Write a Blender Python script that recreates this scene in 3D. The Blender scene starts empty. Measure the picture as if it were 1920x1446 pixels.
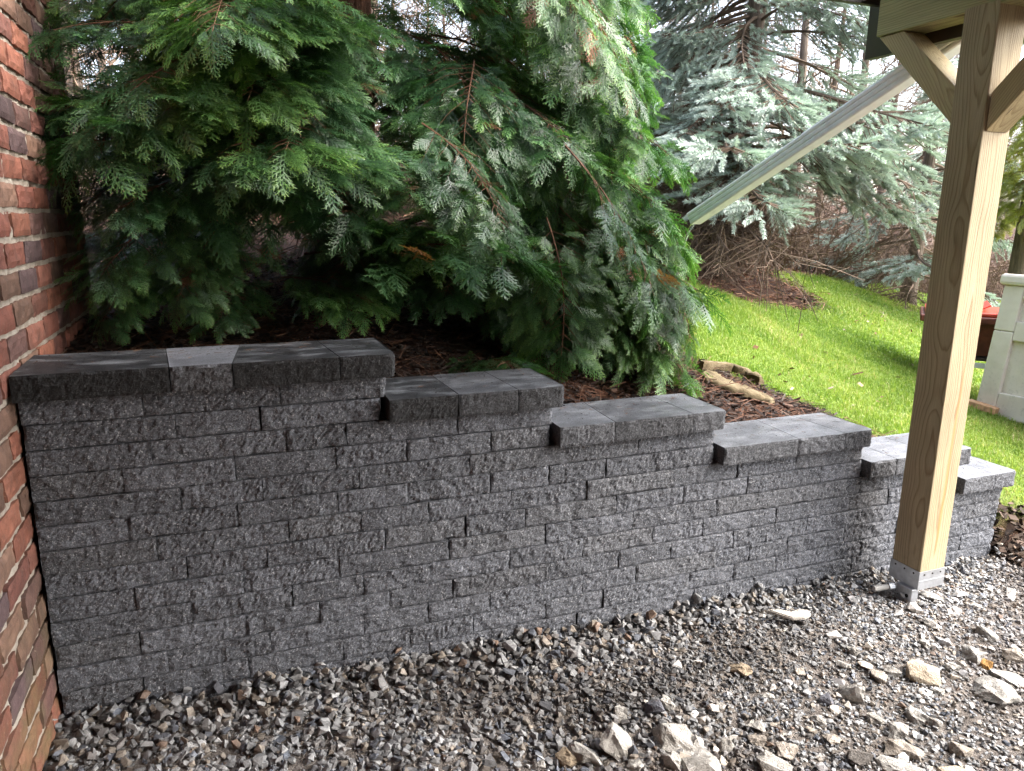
import bpy, bmesh, math, random
import numpy as np
from mathutils import Vector, Matrix

random.seed(7)
RNG = np.random.default_rng(7)
scene = bpy.context.scene
COL = scene.collection

# ------------------------------------------------------------------ camera
CAM = np.array([0.592, -2.342, 1.600])
YAW, PITCH, ROLL = 0.36407, 0.22649, 0.0062
_f = np.array([math.sin(YAW)*math.cos(PITCH), math.cos(YAW)*math.cos(PITCH), -math.sin(PITCH)])
_r0 = np.array([math.cos(YAW), -math.sin(YAW), 0.0]); _u0 = np.cross(_r0, _f)
_r = _r0*math.cos(ROLL) + _u0*math.sin(ROLL); _u = -_r0*math.sin(ROLL) + _u0*math.cos(ROLL)
cam_data = bpy.data.cameras.new('camera')
cam_data.sensor_width = 36.0
cam_data.lens = 36.0*1376.45/1920.0
cam_data.clip_start = 0.05; cam_data.clip_end = 600.0
cam = bpy.data.objects.new('camera', cam_data); COL.objects.link(cam)
cam.matrix_world = Matrix(((_r[0], _u[0], -_f[0], CAM[0]), (_r[1], _u[1], -_f[1], CAM[1]), (_r[2], _u[2], -_f[2], CAM[2]), (0, 0, 0, 1)))
scene.camera = cam

# ------------------------------------------------------------------ sky, sun, exposure (overcast, exposed for the shade)
SUN_EL, SUN_AZ = math.radians(44), math.radians(116)      # azimuth clockwise from +Y
world = bpy.data.worlds.new('World'); scene.world = world; world.use_nodes = True
wn = world.node_tree; wn.nodes.clear()
w_out = wn.nodes.new('ShaderNodeOutputWorld'); w_bg = wn.nodes.new('ShaderNodeBackground')
w_sky = wn.nodes.new('ShaderNodeTexSky'); w_sky.sky_type = 'NISHITA'; w_sky.sun_disc = False
w_sky.sun_elevation = SUN_EL; w_sky.sun_rotation = SUN_AZ; w_sky.air_density = 1.0; w_sky.dust_density = 4.0; w_sky.ozone_density = 1.0
w_hsv = wn.nodes.new('ShaderNodeHueSaturation'); w_hsv.inputs['Saturation'].default_value = 0.66   # cloud cover greys the blue out
wn.links.new(w_sky.outputs[0], w_hsv.inputs['Color']); wn.links.new(w_hsv.outputs[0], w_bg.inputs['Color'])
w_bg.inputs['Strength'].default_value = 0.15
wn.links.new(w_bg.outputs[0], w_out.inputs['Surface'])
sun_data = bpy.data.lights.new('sun', 'SUN'); sun_data.energy = 1.3; sun_data.angle = math.radians(66); sun_data.color = (1.0, 0.985, 0.965)
sun = bpy.data.objects.new('sun', sun_data); COL.objects.link(sun)
_sd = Vector((math.sin(SUN_AZ)*math.cos(SUN_EL), math.cos(SUN_AZ)*math.cos(SUN_EL), math.sin(SUN_EL)))
sun.rotation_euler = _sd.to_track_quat('Z', 'Y').to_euler(); sun.location = (8, 6, 12)
scene.view_settings.view_transform = 'Standard'; scene.view_settings.look = 'None'
scene.view_settings.exposure = 2.78; scene.view_settings.gamma = 1.0; scene.view_settings.use_curve_mapping = False
scene.render.engine = 'CYCLES'
cy = scene.cycles
cy.max_bounces = 5; cy.diffuse_bounces = 3; cy.glossy_bounces = 2; cy.transmission_bounces = 4; cy.transparent_max_bounces = 6
cy.caustics_reflective = False; cy.caustics_refractive = False; cy.sample_clamp_indirect = 6.0
cy.use_adaptive_sampling = True; cy.adaptive_threshold = 0.02
try:
    cy.use_denoising = True; cy.denoiser = 'OPENIMAGEDENOISE'; cy.denoising_input_passes = 'RGB_ALBEDO_NORMAL'
except Exception:
    pass

# ------------------------------------------------------------------ helpers
def _hash(ix, iy, iz, seed):
    h = (ix.astype(np.int64)*374761393 + iy.astype(np.int64)*668265263 + iz.astype(np.int64)*1440662683 + int(seed)*974634777) & 0xffffffff
    h = ((h ^ (h >> 13))*1274126177) & 0xffffffff
    h = ((h ^ (h >> 16))*2246822519) & 0xffffffff
    return ((h ^ (h >> 15)) & 0xffffff)/float(0xffffff)
def vnoise(x, y, z=0.0, seed=0):
    """smooth value noise in -1..1"""
    x, y, z = np.broadcast_arrays(np.asarray(x, float), np.asarray(y, float), np.asarray(z, float))
    fx, fy, fz = np.floor(x), np.floor(y), np.floor(z)
    tx, ty, tz = x-fx, y-fy, z-fz
    tx = tx*tx*(3-2*tx); ty = ty*ty*(3-2*ty); tz = tz*tz*(3-2*tz)
    r = 0
    for a in (0, 1):
        for b in (0, 1):
            for c in (0, 1):
                w = (tx if a else 1-tx)*(ty if b else 1-ty)*(tz if c else 1-tz)
                r = r + w*_hash(fx+a, fy+b, fz+c, seed)
    return r*2-1
def smooth(a, b, x):
    t = np.clip((np.asarray(x, float)-a)/(b-a), 0, 1); return t*t*(3-2*t)
def in_view(X, Y, Z, margin=.08):
    d = np.stack(np.broadcast_arrays(X, Y, Z), -1)-CAM
    a, b, c = d@_r, d@_u, d@_f
    c_ = np.maximum(c, .05)
    return (c > .2) & (np.abs(a/c_) < .6975+margin+.1) & (np.abs(b/c_) < .5253+margin)
def rotm(axis, a):
    return np.array(Matrix.Rotation(a, 3, axis))
def mk_mesh(name, V, F, mats=None, shade=False, midx=None, attrs=None, vattrs=None):
    """F: list of (M,k) int arrays, or one array"""
    me = bpy.data.meshes.new(name)
    V = np.asarray(V, np.float32).reshape(-1, 3)
    Fs = F if isinstance(F, list) else [F]
    Fs = [np.asarray(f, np.int32) for f in Fs if len(f)]
    nl = sum(f.size for f in Fs); npoly = sum(len(f) for f in Fs)
    me.vertices.add(len(V)); me.vertices.foreach_set('co', V.ravel())
    me.loops.add(nl); me.loops.foreach_set('vertex_index', np.concatenate([f.ravel() for f in Fs]))
    me.polygons.add(npoly)
    tot = np.concatenate([np.full(len(f), f.shape[1], np.int32) for f in Fs])
    st = np.concatenate([[0], np.cumsum(tot)[:-1]]).astype(np.int32)
    me.polygons.foreach_set('loop_start', st)
    try: me.polygons.foreach_set('loop_total', tot)
    except Exception: pass
    me.polygons.foreach_set('use_smooth', np.full(npoly, bool(shade)))
    if midx is not None: me.polygons.foreach_set('material_index', np.asarray(midx, np.int32))
    for m in (mats or []): me.materials.append(m)
    for k, v in (vattrs or {}).items():
        v = np.asarray(v, np.float32)
        if v.ndim == 1:
            a = me.attributes.new(k, 'FLOAT', 'POINT'); a.data.foreach_set('value', v)
        else:
            a = me.attributes.new(k, 'FLOAT_COLOR', 'POINT')
            a.data.foreach_set('color', np.concatenate([v, np.ones((len(v), 1), np.float32)], 1).ravel())
    me.update(calc_edges=True); me.validate(clean_customdata=False)
    return me
def put(name, me, parent=None, loc=None, rot=None, color=None):
    o = bpy.data.objects.new(name, me); COL.objects.link(o)
    if parent is not None: o.parent = parent
    if loc is not None: o.location = loc
    if rot is not None: o.rotation_euler = rot
    if color is not None: o.color = (*color, 1.0)
    return o
def tag(o, label, cat, group=None):
    o['label'] = label; o['category'] = cat
    if group: o['group'] = group
    return o
def struct(o): o['kind'] = 'structure'; return o
def stuff(o): o['kind'] = 'stuff'; return o
def empty(name, loc, label, cat, group=None, rotz=0.0):
    o = bpy.data.objects.new(name, None); COL.objects.link(o); o.location = loc; o.rotation_euler = (0, 0, rotz)
    o.empty_display_size = 0.1
    return tag(o, label, cat, group)
def copy_tree(o, parent=None):
    c = o.copy(); COL.objects.link(c); c.parent = parent
    for ch in list(o.children): copy_tree(ch, c)
    return c
class MB:
    """collects boxes, prisms and tubes, then becomes ONE mesh"""
    def __init__(s): s.V = []; s.F3 = []; s.F4 = []; s.n = 0
    def add(s, V, F3=(), F4=()):
        V = np.asarray(V, float).reshape(-1, 3)
        if len(F3): s.F3.append(np.asarray(F3)+s.n)
        if len(F4): s.F4.append(np.asarray(F4)+s.n)
        s.V.append(V); s.n += len(V)
    def box(s, lo, hi, bev=0.0, M=None):
        bm = bmesh.new(); bmesh.ops.create_cube(bm, size=1.0)
        lo = np.asarray(lo, float); hi = np.asarray(hi, float)
        for v in bm.verts: v.co = Vector(((lo+hi)/2 + np.array(v.co)*(hi-lo)))
        if bev > 0: bmesh.ops.bevel(bm, geom=list(bm.edges), offset=bev, segments=2, profile=0.5, affect='EDGES')
        s.bm(bm, M)
    def bm(s, bm, M=None):
        bm.verts.index_update()
        V = np.array([v.co[:] for v in bm.verts])
        if M is not None: V = V@np.array(M)[:3, :3].T + np.array(M)[:3, 3]
        bmesh.ops.triangulate(bm, faces=[f for f in bm.faces if len(f.verts) > 4])
        F3 = [[v.index for v in f.verts] for f in bm.faces if len(f.verts) == 3]
        F4 = [[v.index for v in f.verts] for f in bm.faces if len(f.verts) == 4]
        bm.free(); s.add(V, F3, F4)
    def tube(s, pts, rad, n=6, cap=True):
        pts = np.asarray(pts, float); m = len(pts); rad = np.broadcast_to(np.asarray(rad, float), (m,))
        V = []
        for i in range(m):
            d = pts[min(i+1, m-1)]-pts[max(i-1, 0)]; d = d/(np.linalg.norm(d)+1e-9)
            a = np.cross(d, [0, 0, 1.0] if abs(d[2]) < .9 else [1.0, 0, 0]); a /= np.linalg.norm(a); b = np.cross(d, a)
            t = np.arange(n)*2*math.pi/n
            V.append(pts[i]+rad[i]*(np.cos(t)[:, None]*a+np.sin(t)[:, None]*b))
        V = np.concatenate(V); F = []
        for i in range(m-1):
            for k in range(n):
                F.append((i*n+k, i*n+(k+1) % n, (i+1)*n+(k+1) % n, (i+1)*n+k))
        F3 = []
        if cap:
            c0 = len(V); V = np.concatenate([V, pts[:1], pts[-1:]])
            for k in range(n):
                F3.append((c0, (k+1) % n, k)); F3.append((c0+1, (m-1)*n+k, (m-1)*n+(k+1) % n))
        s.add(V, F3, F)
    def mesh(s, name, mat, shade=False):
        F = []
        if s.F3: F.append(np.concatenate(s.F3))
        if s.F4: F.append(np.concatenate(s.F4))
        return mk_mesh(name, np.concatenate(s.V), F, [mat], shade)
    def build(s, name, mat, parent=None, shade=False, **k):
        return put(name, s.mesh(name, mat, shade), parent, **k)

# ------------------------------------------------------------------ node helpers
class NT:
    def __init__(s, name):
        s.m = bpy.data.materials.new(name); s.m.use_nodes = True; s.t = s.m.node_tree; s.t.nodes.clear()
        s.out = s.t.nodes.new('ShaderNodeOutputMaterial'); s.b = s.t.nodes.new('ShaderNodeBsdfPrincipled')
        s.t.links.new(s.b.outputs[0], s.out.inputs['Surface'])
    def n(s, t, **k):
        nd = s.t.nodes.new(t)
        for a, v in k.items(): setattr(nd, a, v)
        return nd
    def set(s, sock, v):
        if hasattr(v, 'is_linked') or hasattr(v, 'links'): s.t.links.new(v, sock)
        elif isinstance(v, (tuple, list)) and len(v) == 3 and sock.type == 'RGBA': sock.default_value = (*v, 1)
        else: sock.default_value = v
    def pos(s): return s.n('ShaderNodeNewGeometry').outputs['Position']
    def obj(s): return s.n('ShaderNodeTexCoord').outputs['Object']
    def objcol(s): return s.n('ShaderNodeObjectInfo').outputs['Color']
    def rnd(s): return s.n('ShaderNodeObjectInfo').outputs['Random']
    def attr(s, name, what='Fac'):
        a = s.n('ShaderNodeAttribute'); a.attribute_name = name; return a.outputs[what]
    def noise(s, v, scale, detail=4, rough=.55, dist=0.0, what=0):
        nd = s.n('ShaderNodeTexNoise'); s.set(nd.inputs['Vector'], v); s.set(nd.inputs['Scale'], scale)
        nd.inputs['Detail'].default_value = detail; nd.inputs['Roughness'].default_value = rough; nd.inputs['Distortion'].default_value = dist
        return nd.outputs[what]
    def vor(s, v, scale, what='Distance', feature='F1'):
        nd = s.n('ShaderNodeTexVoronoi'); nd.feature = feature; s.set(nd.inputs['Vector'], v); s.set(nd.inputs['Scale'], scale); return nd.outputs[what]
    def ramp(s, f, stops, interp='LINEAR'):
        nd = s.n('ShaderNodeValToRGB'); s.set(nd.inputs['Fac'], f); cr = nd.color_ramp; cr.interpolation = interp
        while len(cr.elements) > 1: cr.elements.remove(cr.elements[-1])
        for i, (p, c) in enumerate(stops):
            e = cr.elements[0] if i == 0 else cr.elements.new(p)
            e.position = p; c = (c, c, c) if isinstance(c, (int, float)) else c; e.color = (*c, 1)
        return nd.outputs['Color']
    def mix(s, f, a, b, mode='MIX'):
        nd = s.n('ShaderNodeMix'); nd.data_type = 'RGBA'; nd.blend_type = mode; nd.clamp_result = False
        s.set(nd.inputs[0], f); s.set(nd.inputs[6], a); s.set(nd.inputs[7], b); return nd.outputs[2]
    def math(s, op, a, b=0.0, clamp=False):
        nd = s.n('ShaderNodeMath'); nd.operation = op; nd.use_clamp = clamp; s.set(nd.inputs[0], a); s.set(nd.inputs[1], b); return nd.outputs[0]
    def mapr(s, v, a, b, c=0.0, d=1.0):
        nd = s.n('ShaderNodeMapRange'); s.set(nd.inputs[0], v)
        for i, q in enumerate((a, b, c, d)): nd.inputs[i+1].default_value = q
        return nd.outputs[0]
    def mapping(s, v, sc=(1, 1, 1), loc=(0, 0, 0), rot=(0, 0, 0)):
        nd = s.n('ShaderNodeMapping'); s.set(nd.inputs[0], v); nd.inputs['Scale'].default_value = sc; nd.inputs['Location'].default_value = loc; nd.inputs['Rotation'].default_value = rot
        return nd.outputs[0]
    def sep(s, v):
        nd = s.n('ShaderNodeSeparateXYZ'); s.set(nd.inputs[0], v); return nd.outputs
    def bump(s, h, strength=.5, dist=.01, nrm=None):
        nd = s.n('ShaderNodeBump'); s.set(nd.inputs['Height'], h); nd.inputs['Strength'].default_value = strength; nd.inputs['Distance'].default_value = dist
        if nrm is not None: s.set(nd.inputs['Normal'], nrm)
        s.t.links.new(nd.outputs[0], s.b.inputs['Normal']); return nd.outputs[0]
    def fin(s, col=None, rough=None, spec=None, metal=None):
        if col is not None: s.set(s.b.inputs['Base Color'], col)
        if rough is not None: s.set(s.b.inputs['Roughness'], rough)
        if spec is not None: s.set(s.b.inputs['Specular IOR Level'], spec)
        if metal is not None: s.set(s.b.inputs['Metallic'], metal)
        return s.m
    def translucent(s, col, f):
        tr = s.n('ShaderNodeBsdfTranslucent'); s.set(tr.inputs[0], col); mx = s.n('ShaderNodeMixShader'); mx.inputs[0].default_value = f
        s.t.links.new(s.b.outputs[0], mx.inputs[1]); s.t.links.new(tr.outputs[0], mx.inputs[2]); s.t.links.new(mx.outputs[0], s.out.inputs['Surface'])

# ------------------------------------------------------------------ materials
def mat_block(name, smooth_top=False):
    t = NT(name); p = t.pos(); base = t.objcol()
    big = t.ramp(t.noise(p, 9, 3), [(.30, .86), (.70, 1.14)])
    fine = t.ramp(t.noise(p, 120, 4, .8), [(.34, .25), (.50, .85), (.68, 1.95)])
    c = t.mix(1.0, base, big, 'MULTIPLY'); c = t.mix(1.0, c, fine, 'MULTIPLY')
    fleck = t.ramp(t.noise(p, 190, 2, .5), [(.61, 0.0), (.67, 1.0)])
    c = t.mix(t.math('MULTIPLY', fleck, (.13 if smooth_top else .55)), c, (.44, .44, .45))
    rust = t.ramp(t.noise(p, 5.5, 5, .65), [(.66, 0.0), (.80, 1.0)])
    c = t.mix(t.math('MULTIPLY', rust, .07), c, (.11, .08, .055))
    dust = t.ramp(t.noise(p, 22, 4, .6), [(.60, 0.0), (.78, 1.0)])
    c = t.mix(t.math('MULTIPLY', dust, .03 if smooth_top else .22), c, (.26, .265, .285))
    if smooth_top:
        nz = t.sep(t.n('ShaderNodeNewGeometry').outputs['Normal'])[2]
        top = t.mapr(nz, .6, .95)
        tc = t.mix(1.0, t.objcol(), t.ramp(t.noise(p, 14, 5, .6), [(.28, 1.1), (.72, 1.9)]), 'MULTIPLY')  # top faces lightened in the colour, standing for sky reflected on them
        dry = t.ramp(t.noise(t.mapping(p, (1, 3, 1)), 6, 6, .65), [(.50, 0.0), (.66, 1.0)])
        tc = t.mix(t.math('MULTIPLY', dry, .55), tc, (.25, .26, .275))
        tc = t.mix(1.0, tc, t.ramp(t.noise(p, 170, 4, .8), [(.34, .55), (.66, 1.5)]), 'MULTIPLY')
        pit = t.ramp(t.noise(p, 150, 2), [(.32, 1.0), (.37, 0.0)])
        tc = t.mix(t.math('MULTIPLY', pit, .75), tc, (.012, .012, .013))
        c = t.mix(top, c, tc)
        rgh = t.mix(top, (.85, .85, .85), t.ramp(t.noise(p, 7, 4), [(.35, .34), (.68, .62)]))
        t.fin(c, rgh, .5)
        st = t.math('SUBTRACT', 1.0, t.math('MULTIPLY', top, .65))
        h = t.math('MULTIPLY', t.math('ADD', t.noise(p, 120, 4, .7), t.math('MULTIPLY', t.noise(p, 420, 2), .5)), st)
        t.bump(h, .9, .006)
    else:
        t.fin(c, t.mapr(t.noise(p, 30, 3), .3, .7, .62, .9), .45)
        t.bump(t.math('ADD', t.noise(p, 120, 4, .7), t.math('MULTIPLY', t.noise(p, 420, 2), .5)), .9, .006)
    return t.m
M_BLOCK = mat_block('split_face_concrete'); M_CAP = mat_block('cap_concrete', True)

def mat_brick():
    t = NT('fired_brick'); p = t.pos(); base = t.objcol()
    c = t.mix(1.0, base, t.ramp(t.noise(p, 18, 5, .65), [(.28, .62), (.72, 1.35)]), 'MULTIPLY')
    soot = t.ramp(t.noise(p, 11, 6, .75), [(.50, 0.0), (.70, 1.0)])
    c = t.mix(t.math('MULTIPLY', soot, .6), c, (.05, .034, .028))
    pale = t.ramp(t.noise(p, 85, 3, .6), [(.66, 0.0), (.74, 1.0)])
    c = t.mix(t.math('MULTIPLY', pale, .35), c, (.42, .33, .25))
    z = t.sep(p)[2]
    alg = t.math('MULTIPLY', t.mapr(z, .62, .15), t.ramp(t.noise(p, 6, 4), [(.38, 0.0), (.6, 1.0)]))
    c = t.mix(t.math('MULTIPLY', alg, .5), c, (.13, .13, .05))
    t.fin(c, .72, .4); t.bump(t.math('ADD', t.noise(p, 90, 5, .7), t.noise(p, 300, 2)), .55, .004); return t.m
M_BRICK = mat_brick()
def mat_mortar():
    t = NT('mortar'); p = t.pos()
    c = t.ramp(t.noise(p, 26, 5, .65), [(.22, (.13, .10, .08)), (.42, (.32, .28, .235)), (.75, (.47, .43, .37))])
    t.fin(c, .9, .2); t.bump(t.math('ADD', t.noise(p, 70, 5, .7), t.noise(p, 320, 2)), .9, .006); return t.m
M_MORTAR = mat_mortar()

def mat_wood(name, early, late, streak=False, seed=0.0):
    t = NT(name); p = t.obj(); x, y, z = t.sep(p)[:]
    warp = t.noise(t.mapping(p, (3, 3, .55), (seed, 0, 0)), 2.2, 3, .5)
    bend = t.noise(t.mapping(p, (0, 0, 1), (0, 0, seed*3)), 1.6, 2, .5)
    # rings round a pith that wanders along the length
    cx = t.math('ADD', x, t.math('MULTIPLY', t.math('SUBTRACT', bend, .5), .10))
    cy_ = t.math('ADD', y, .035+.02*seed)
    rr = t.math('SQRT', t.math('ADD', t.math('MULTIPLY', cx, cx), t.math('MULTIPLY', cy_, cy_)))
    rr = t.math('ADD', rr, t.math('MULTIPLY', t.math('SUBTRACT', warp, .5), .035))
    ring = t.math('FRACT', t.math('MULTIPLY', rr, 125.0))
    g = t.ramp(ring, [(0, 0.1), (.55, .25), (.86, 1.0), (1.0, .05)])
    fib = t.noise(t.mapping(p, (1, 1, .02)), 420, 3, .6)
    c = t.mix(t.math('MULTIPLY', g, .75), early, late)
    c = t.mix(1.0, c, t.ramp(fib, [(.3, .80), (.7, 1.16)]), 'MULTIPLY')
    c = t.mix(1.0, c, t.ramp(t.noise(t.mapping(p, (1, 1, .25)), 7, 3), [(.3, .82), (.7, 1.14)]), 'MULTIPLY')
    kn = t.ramp(t.vor(t.mapping(p, (5, 5, 1.9), (seed, .3, seed*.7)), 1.0), [(.055, 1.0), (.10, 0.0)])
    c = t.mix(t.math('MULTIPLY', kn, .75), c, (.09, .045, .02))
    if streak:
        sx = t.math('ADD', x, t.math('MULTIPLY', z, -.014))
        w = t.math('SUBTRACT', 1.0, t.math('DIVIDE', t.math('ABSOLUTE', t.math('ADD', sx, t.math('MULTIPLY', t.math('SUBTRACT', bend, .5), .03))), .012), True)
        zr = t.math('MULTIPLY', t.mapr(z, .12, .25), t.mapr(z, 1.05, .70))
        fy = t.mapr(y, -.06, -.068)
        c = t.mix(t.math('MULTIPLY', t.math('MULTIPLY', w, zr), t.math('MULTIPLY', fy, .8)), c, (.50, .20, .06))
    chk = t.math('MULTIPLY', t.ramp(t.noise(t.mapping(p, (1, 1, .045), (seed, 1, 2)), 34, 2, .5), [(.285, 1.0), (.30, 0.0)]), .75)
    c = t.mix(chk, c, (.05, .032, .018))
    mud = t.math('MULTIPLY', t.mapr(z, .30, .0), t.ramp(t.noise(p, 45, 5, .75), [(.52, 0.0), (.66, 1.0)]))
    c = t.mix(t.math('MULTIPLY', mud, .5 if streak else 0.0), c, (.13, .105, .08))
    t.fin(c, .66, .3); t.bump(t.math('SUBTRACT', t.math('ADD', t.math('MULTIPLY', g, .5), fib), chk), .45, .003); return t.m
M_POST = mat_wood('treated_pine_post', (.40, .33, .21), (.20, .14, .068), True, .0)
M_BEAM = mat_wood('treated_pine_beam', (.36, .33, .17), (.20, .17, .075), False, .6)
M_BRACE = mat_wood('treated_pine_brace', (.44, .36, .20), (.25, .18, .085), False, 1.3)
def simple(name, col, rough=.5, metal=0.0, spec=.5, var=.15, vs=12, bump=0.0, bs=60):
    t = NT(name); p = t.pos()
    c = t.mix(1.0, col, t.ramp(t.noise(p, vs, 4), [(.3, 1-var), (.7, 1+var)]), 'MULTIPLY')
    t.fin(c, rough, spec, metal)
    if bump: t.bump(t.noise(p, bs, 4), bump, .004)
    return t.m
M_BROWN = simple('brown_painted_metal', (.030, .018, .014), .45)
M_GALV = simple('galvanised_steel', (.52, .54, .57), .42, .85, .5, .18, 35)
M_SCREW = simple('dark_screw', (.05, .045, .04), .5, .8)
M_HOLE = simple('bolt_hole', (.004, .004, .004), .9)
M_ALU = simple('white_aluminium', (.70, .70, .69), .34, .0, .5, .08, 20)
M_SOFFIT = simple('roof_boards', (.16, .15, .14), .8)
M_ROOFING = simple('roof_shingle', (.06, .055, .05), .9)
M_PLASTIC = None
def mat_plastic():
    t = NT('weathered_beige_plastic'); p = t.pos()
    c = t.ramp(t.noise(p, 5, 5, .6), [(.3, (.52, .465, .385)), (.7, (.66, .605, .52))])
    d = t.math('MULTIPLY', t.ramp(t.noise(p, 38, 6, .75), [(.55, 0.0), (.72, 1.0)]), t.mapr(t.sep(p)[2], .95, .15))
    c = t.mix(t.math('MULTIPLY', d, .6), c, (.12, .115, .08))
    t.fin(c, .55, .4); t.bump(t.noise(p, 200, 2), .15, .002); return t.m
M_PLASTIC = mat_plastic()
M_RED = simple('red_paint', (.42, .045, .02), .35, 0, .5, .25, 9)
M_RUST = simple('rusty_maroon_steel', (.11, .028, .018), .6, 0, .4, .4, 14)
M_WHITE = simple('white_enamel', (.75, .75, .74), .35)
M_STONE = None
def mat_rock(name, stops, scale=14, bump=1.0):
    t = NT(name); p = t.pos(); base = t.objcol()
    c = t.ramp(t.noise(p, scale, 7, .68), stops)
    c = t.mix(1.0, c, base, 'MULTIPLY')
    s = t.ramp(t.noise(p, scale*1.9, 5, .7), [(.58, 0.0), (.70, 1.0)])
    c = t.mix(t.math('MULTIPLY', s, .38), c, (.17, .115, .07))
    t.fin(c, .85, .3); t.bump(t.math('ADD', t.noise(p, 45, 6, .75), t.math('MULTIPLY', t.noise(p, 190, 3), .6)), bump, .01); return t.m
M_LIME = mat_rock('limestone', [(.22, (.17, .15, .13)), (.42, (.36, .345, .32)), (.62, (.52, .505, .48)), (.85, (.64, .63, .615))])
M_DARKROCK = mat_rock('charcoal_fragment', [(.25, (.035, .036, .042)), (.7, (.10, .10, .115))], 20, .7)
M_EDGE = mat_rock('mossy_concrete', [(.25, (.10, .09, .05)), (.45, (.26, .22, .14)), (.75, (.46, .42, .32))], 11, .9)
def mat_gravel():
    t = NT('crushed_stone'); p = t.pos(); c = t.attr('tint', 'Color')
    c = t.mix(1.0, c, t.ramp(t.noise(p, 70, 4, .7), [(.28, .55), (.72, 1.4)]), 'MULTIPLY')
    dust = t.ramp(t.noise(p, 3.2, 5, .6), [(.52, 0.0), (.74, 1.0)])
    c = t.mix(t.math('MULTIPLY', dust, .2), c, (.27, .24, .21))
    t.fin(c, t.mapr(t.noise(p, 40, 2), .3, .7, .45, .85), .4); t.bump(t.noise(p, 160, 5, .7), .6, .004); return t.m
M_GRAVEL = mat_gravel()
def mat_ground():
    t = NT('ground_surface'); p = t.pos(); m = t.sep(t.attr('mask', 'Vector'))
    lawn = t.ramp(t.noise(p, 1.3, 6, .65), [(.30, (.11, .17, .03)), (.55, (.17, .245, .045)), (.78, (.27, .29, .09))])
    lawn = t.mix(1.0, lawn, t.ramp(t.noise(p, 60, 4, .7), [(.28, .55), (.72, 1.5)]), 'MULTIPLY')
    grav = t.ramp(t.noise(p, 24, 6, .7), [(.28, (.06, .05, .042)), (.5, (.15, .13, .115)), (.75, (.31, .285, .26))])
    mul = t.ramp(t.noise(p, 34, 6, .7), [(.30, (.012, .007, .005)), (.55, (.045, .022, .014)), (.75, (.12, .06, .035))])
    red = t.ramp(t.noise(p, 1.1, 4), [(.45, 0.0), (.65, 1.0)])
    mul = t.mix(t.math('MULTIPLY', red, .45), mul, (.15, .06, .03))
    c = t.mix(m[1], mul, grav); c = t.mix(m[0], c, lawn)
    t.fin(c, .9, .2); t.bump(t.math('ADD', t.noise(p, 45, 6, .75), t.noise(p, 150, 3)), .9, .02); return t.m
M_GROUND = mat_ground()
def mat_grass():
    t = NT('grass_blades'); k = t.attr('tint')
    c = t.ramp(k, [(0, (.085, .155, .022)), (.5, (.175, .26, .045)), (.85, (.29, .34, .09)), (1, (.40, .35, .18))])
    t.fin(c, .5, .3); t.translucent(t.mix(1.0, c, (1.3, 1.4, .8), 'MULTIPLY'), .35); return t.m
M_GRASS = mat_grass()
def mat_leaf(name, dark, mid, tip, trans, rough=.42, tf=.28, spec=.5, ov=.25, warm=False, dead=None):
    t = NT(name); k = t.attr('tip'); p = t.pos()
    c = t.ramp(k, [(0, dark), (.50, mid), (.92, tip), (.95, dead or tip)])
    c = t.mix(1.0, c, t.ramp(t.rnd(), [(0, 1-ov), (1, 1+ov)]), 'MULTIPLY')
    c = t.mix(1.0, c, t.ramp(t.noise(p, 2.2, 3), [(.3, .75), (.7, 1.25)]), 'MULTIPLY')
    if warm: c = t.mix(t.ramp(t.math('ADD', t.noise(p, 1.5, 3), t.math('MULTIPLY', t.rnd(), .3)), [(.55, 0.0), (.80, .75)]), c, t.mix(1.0, c, (1.9, 1.5, .9), 'MULTIPLY'))
    t.fin(c, rough, spec); t.translucent(t.mix(1.0, c, trans, 'MULTIPLY'), tf); return t.m
M_CYP = mat_leaf('cypress_leaf', (.012, .040, .016), (.046, .118, .044), (.130, .235, .070), (1.4, 1.7, .7), .38, .26, .40, warm=True, dead=(.16, .07, .035))  # spray bases darkened in colour to deepen shade in gaps; lighter tips are real
M_SPR = mat_leaf('spruce_needle', (.17, .22, .175), (.32, .39, .335), (.48, .55, .50), (1.0, 1.1, .9), .5, .2)  # glaucous needles made paler still, with distant haze put into the colour
M_GOLD = mat_leaf('golden_leaf', (.12, .15, .02), (.24, .27, .035), (.36, .38, .06), (1.3, 1.3, .7), .5, .35)
M_TWIG = simple('twig_bark', (.105, .052, .030), .8, 0, .2, .3, 25)
M_BARK = None
def mat_bark(name, a, b):
    t = NT(name); p = t.pos()
    n = t.noise(t.mapping(p, (1, 1, .12)), 28, 6, .7)
    t.fin(t.ramp(n, [(.3, a), (.7, b)]), .9, .2); t.bump(n, 1.0, .03); return t.m
M_BARK = mat_bark('reddish_bark', (.030, .014, .010), (.12, .058, .038))
M_BARK2 = mat_bark('grey_brown_bark', (.055, .042, .032), (.19, .15, .12))
M_BARE = simple('bare_twig', (.17, .12, .085), .85, 0, .2, .35, 5)
M_DEAD = simple('dry_twig', (.12, .085, .062), .85, 0, .2, .35, 8)
def mat_mulch():
    t = NT('mulch_chips'); c = t.attr('tint', 'Color'); t.fin(c, .8, .3); return t.m
M_MULCH = mat_mulch()
M_WATER = None
def mat_water():
    t = NT('water'); t.fin((.9, .95, .95), .05, .5); t.b.inputs['Transmission Weight'].default_value = .85; t.b.inputs['IOR'].default_value = 1.33; return t.m
M_WATER = mat_water()

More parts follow.
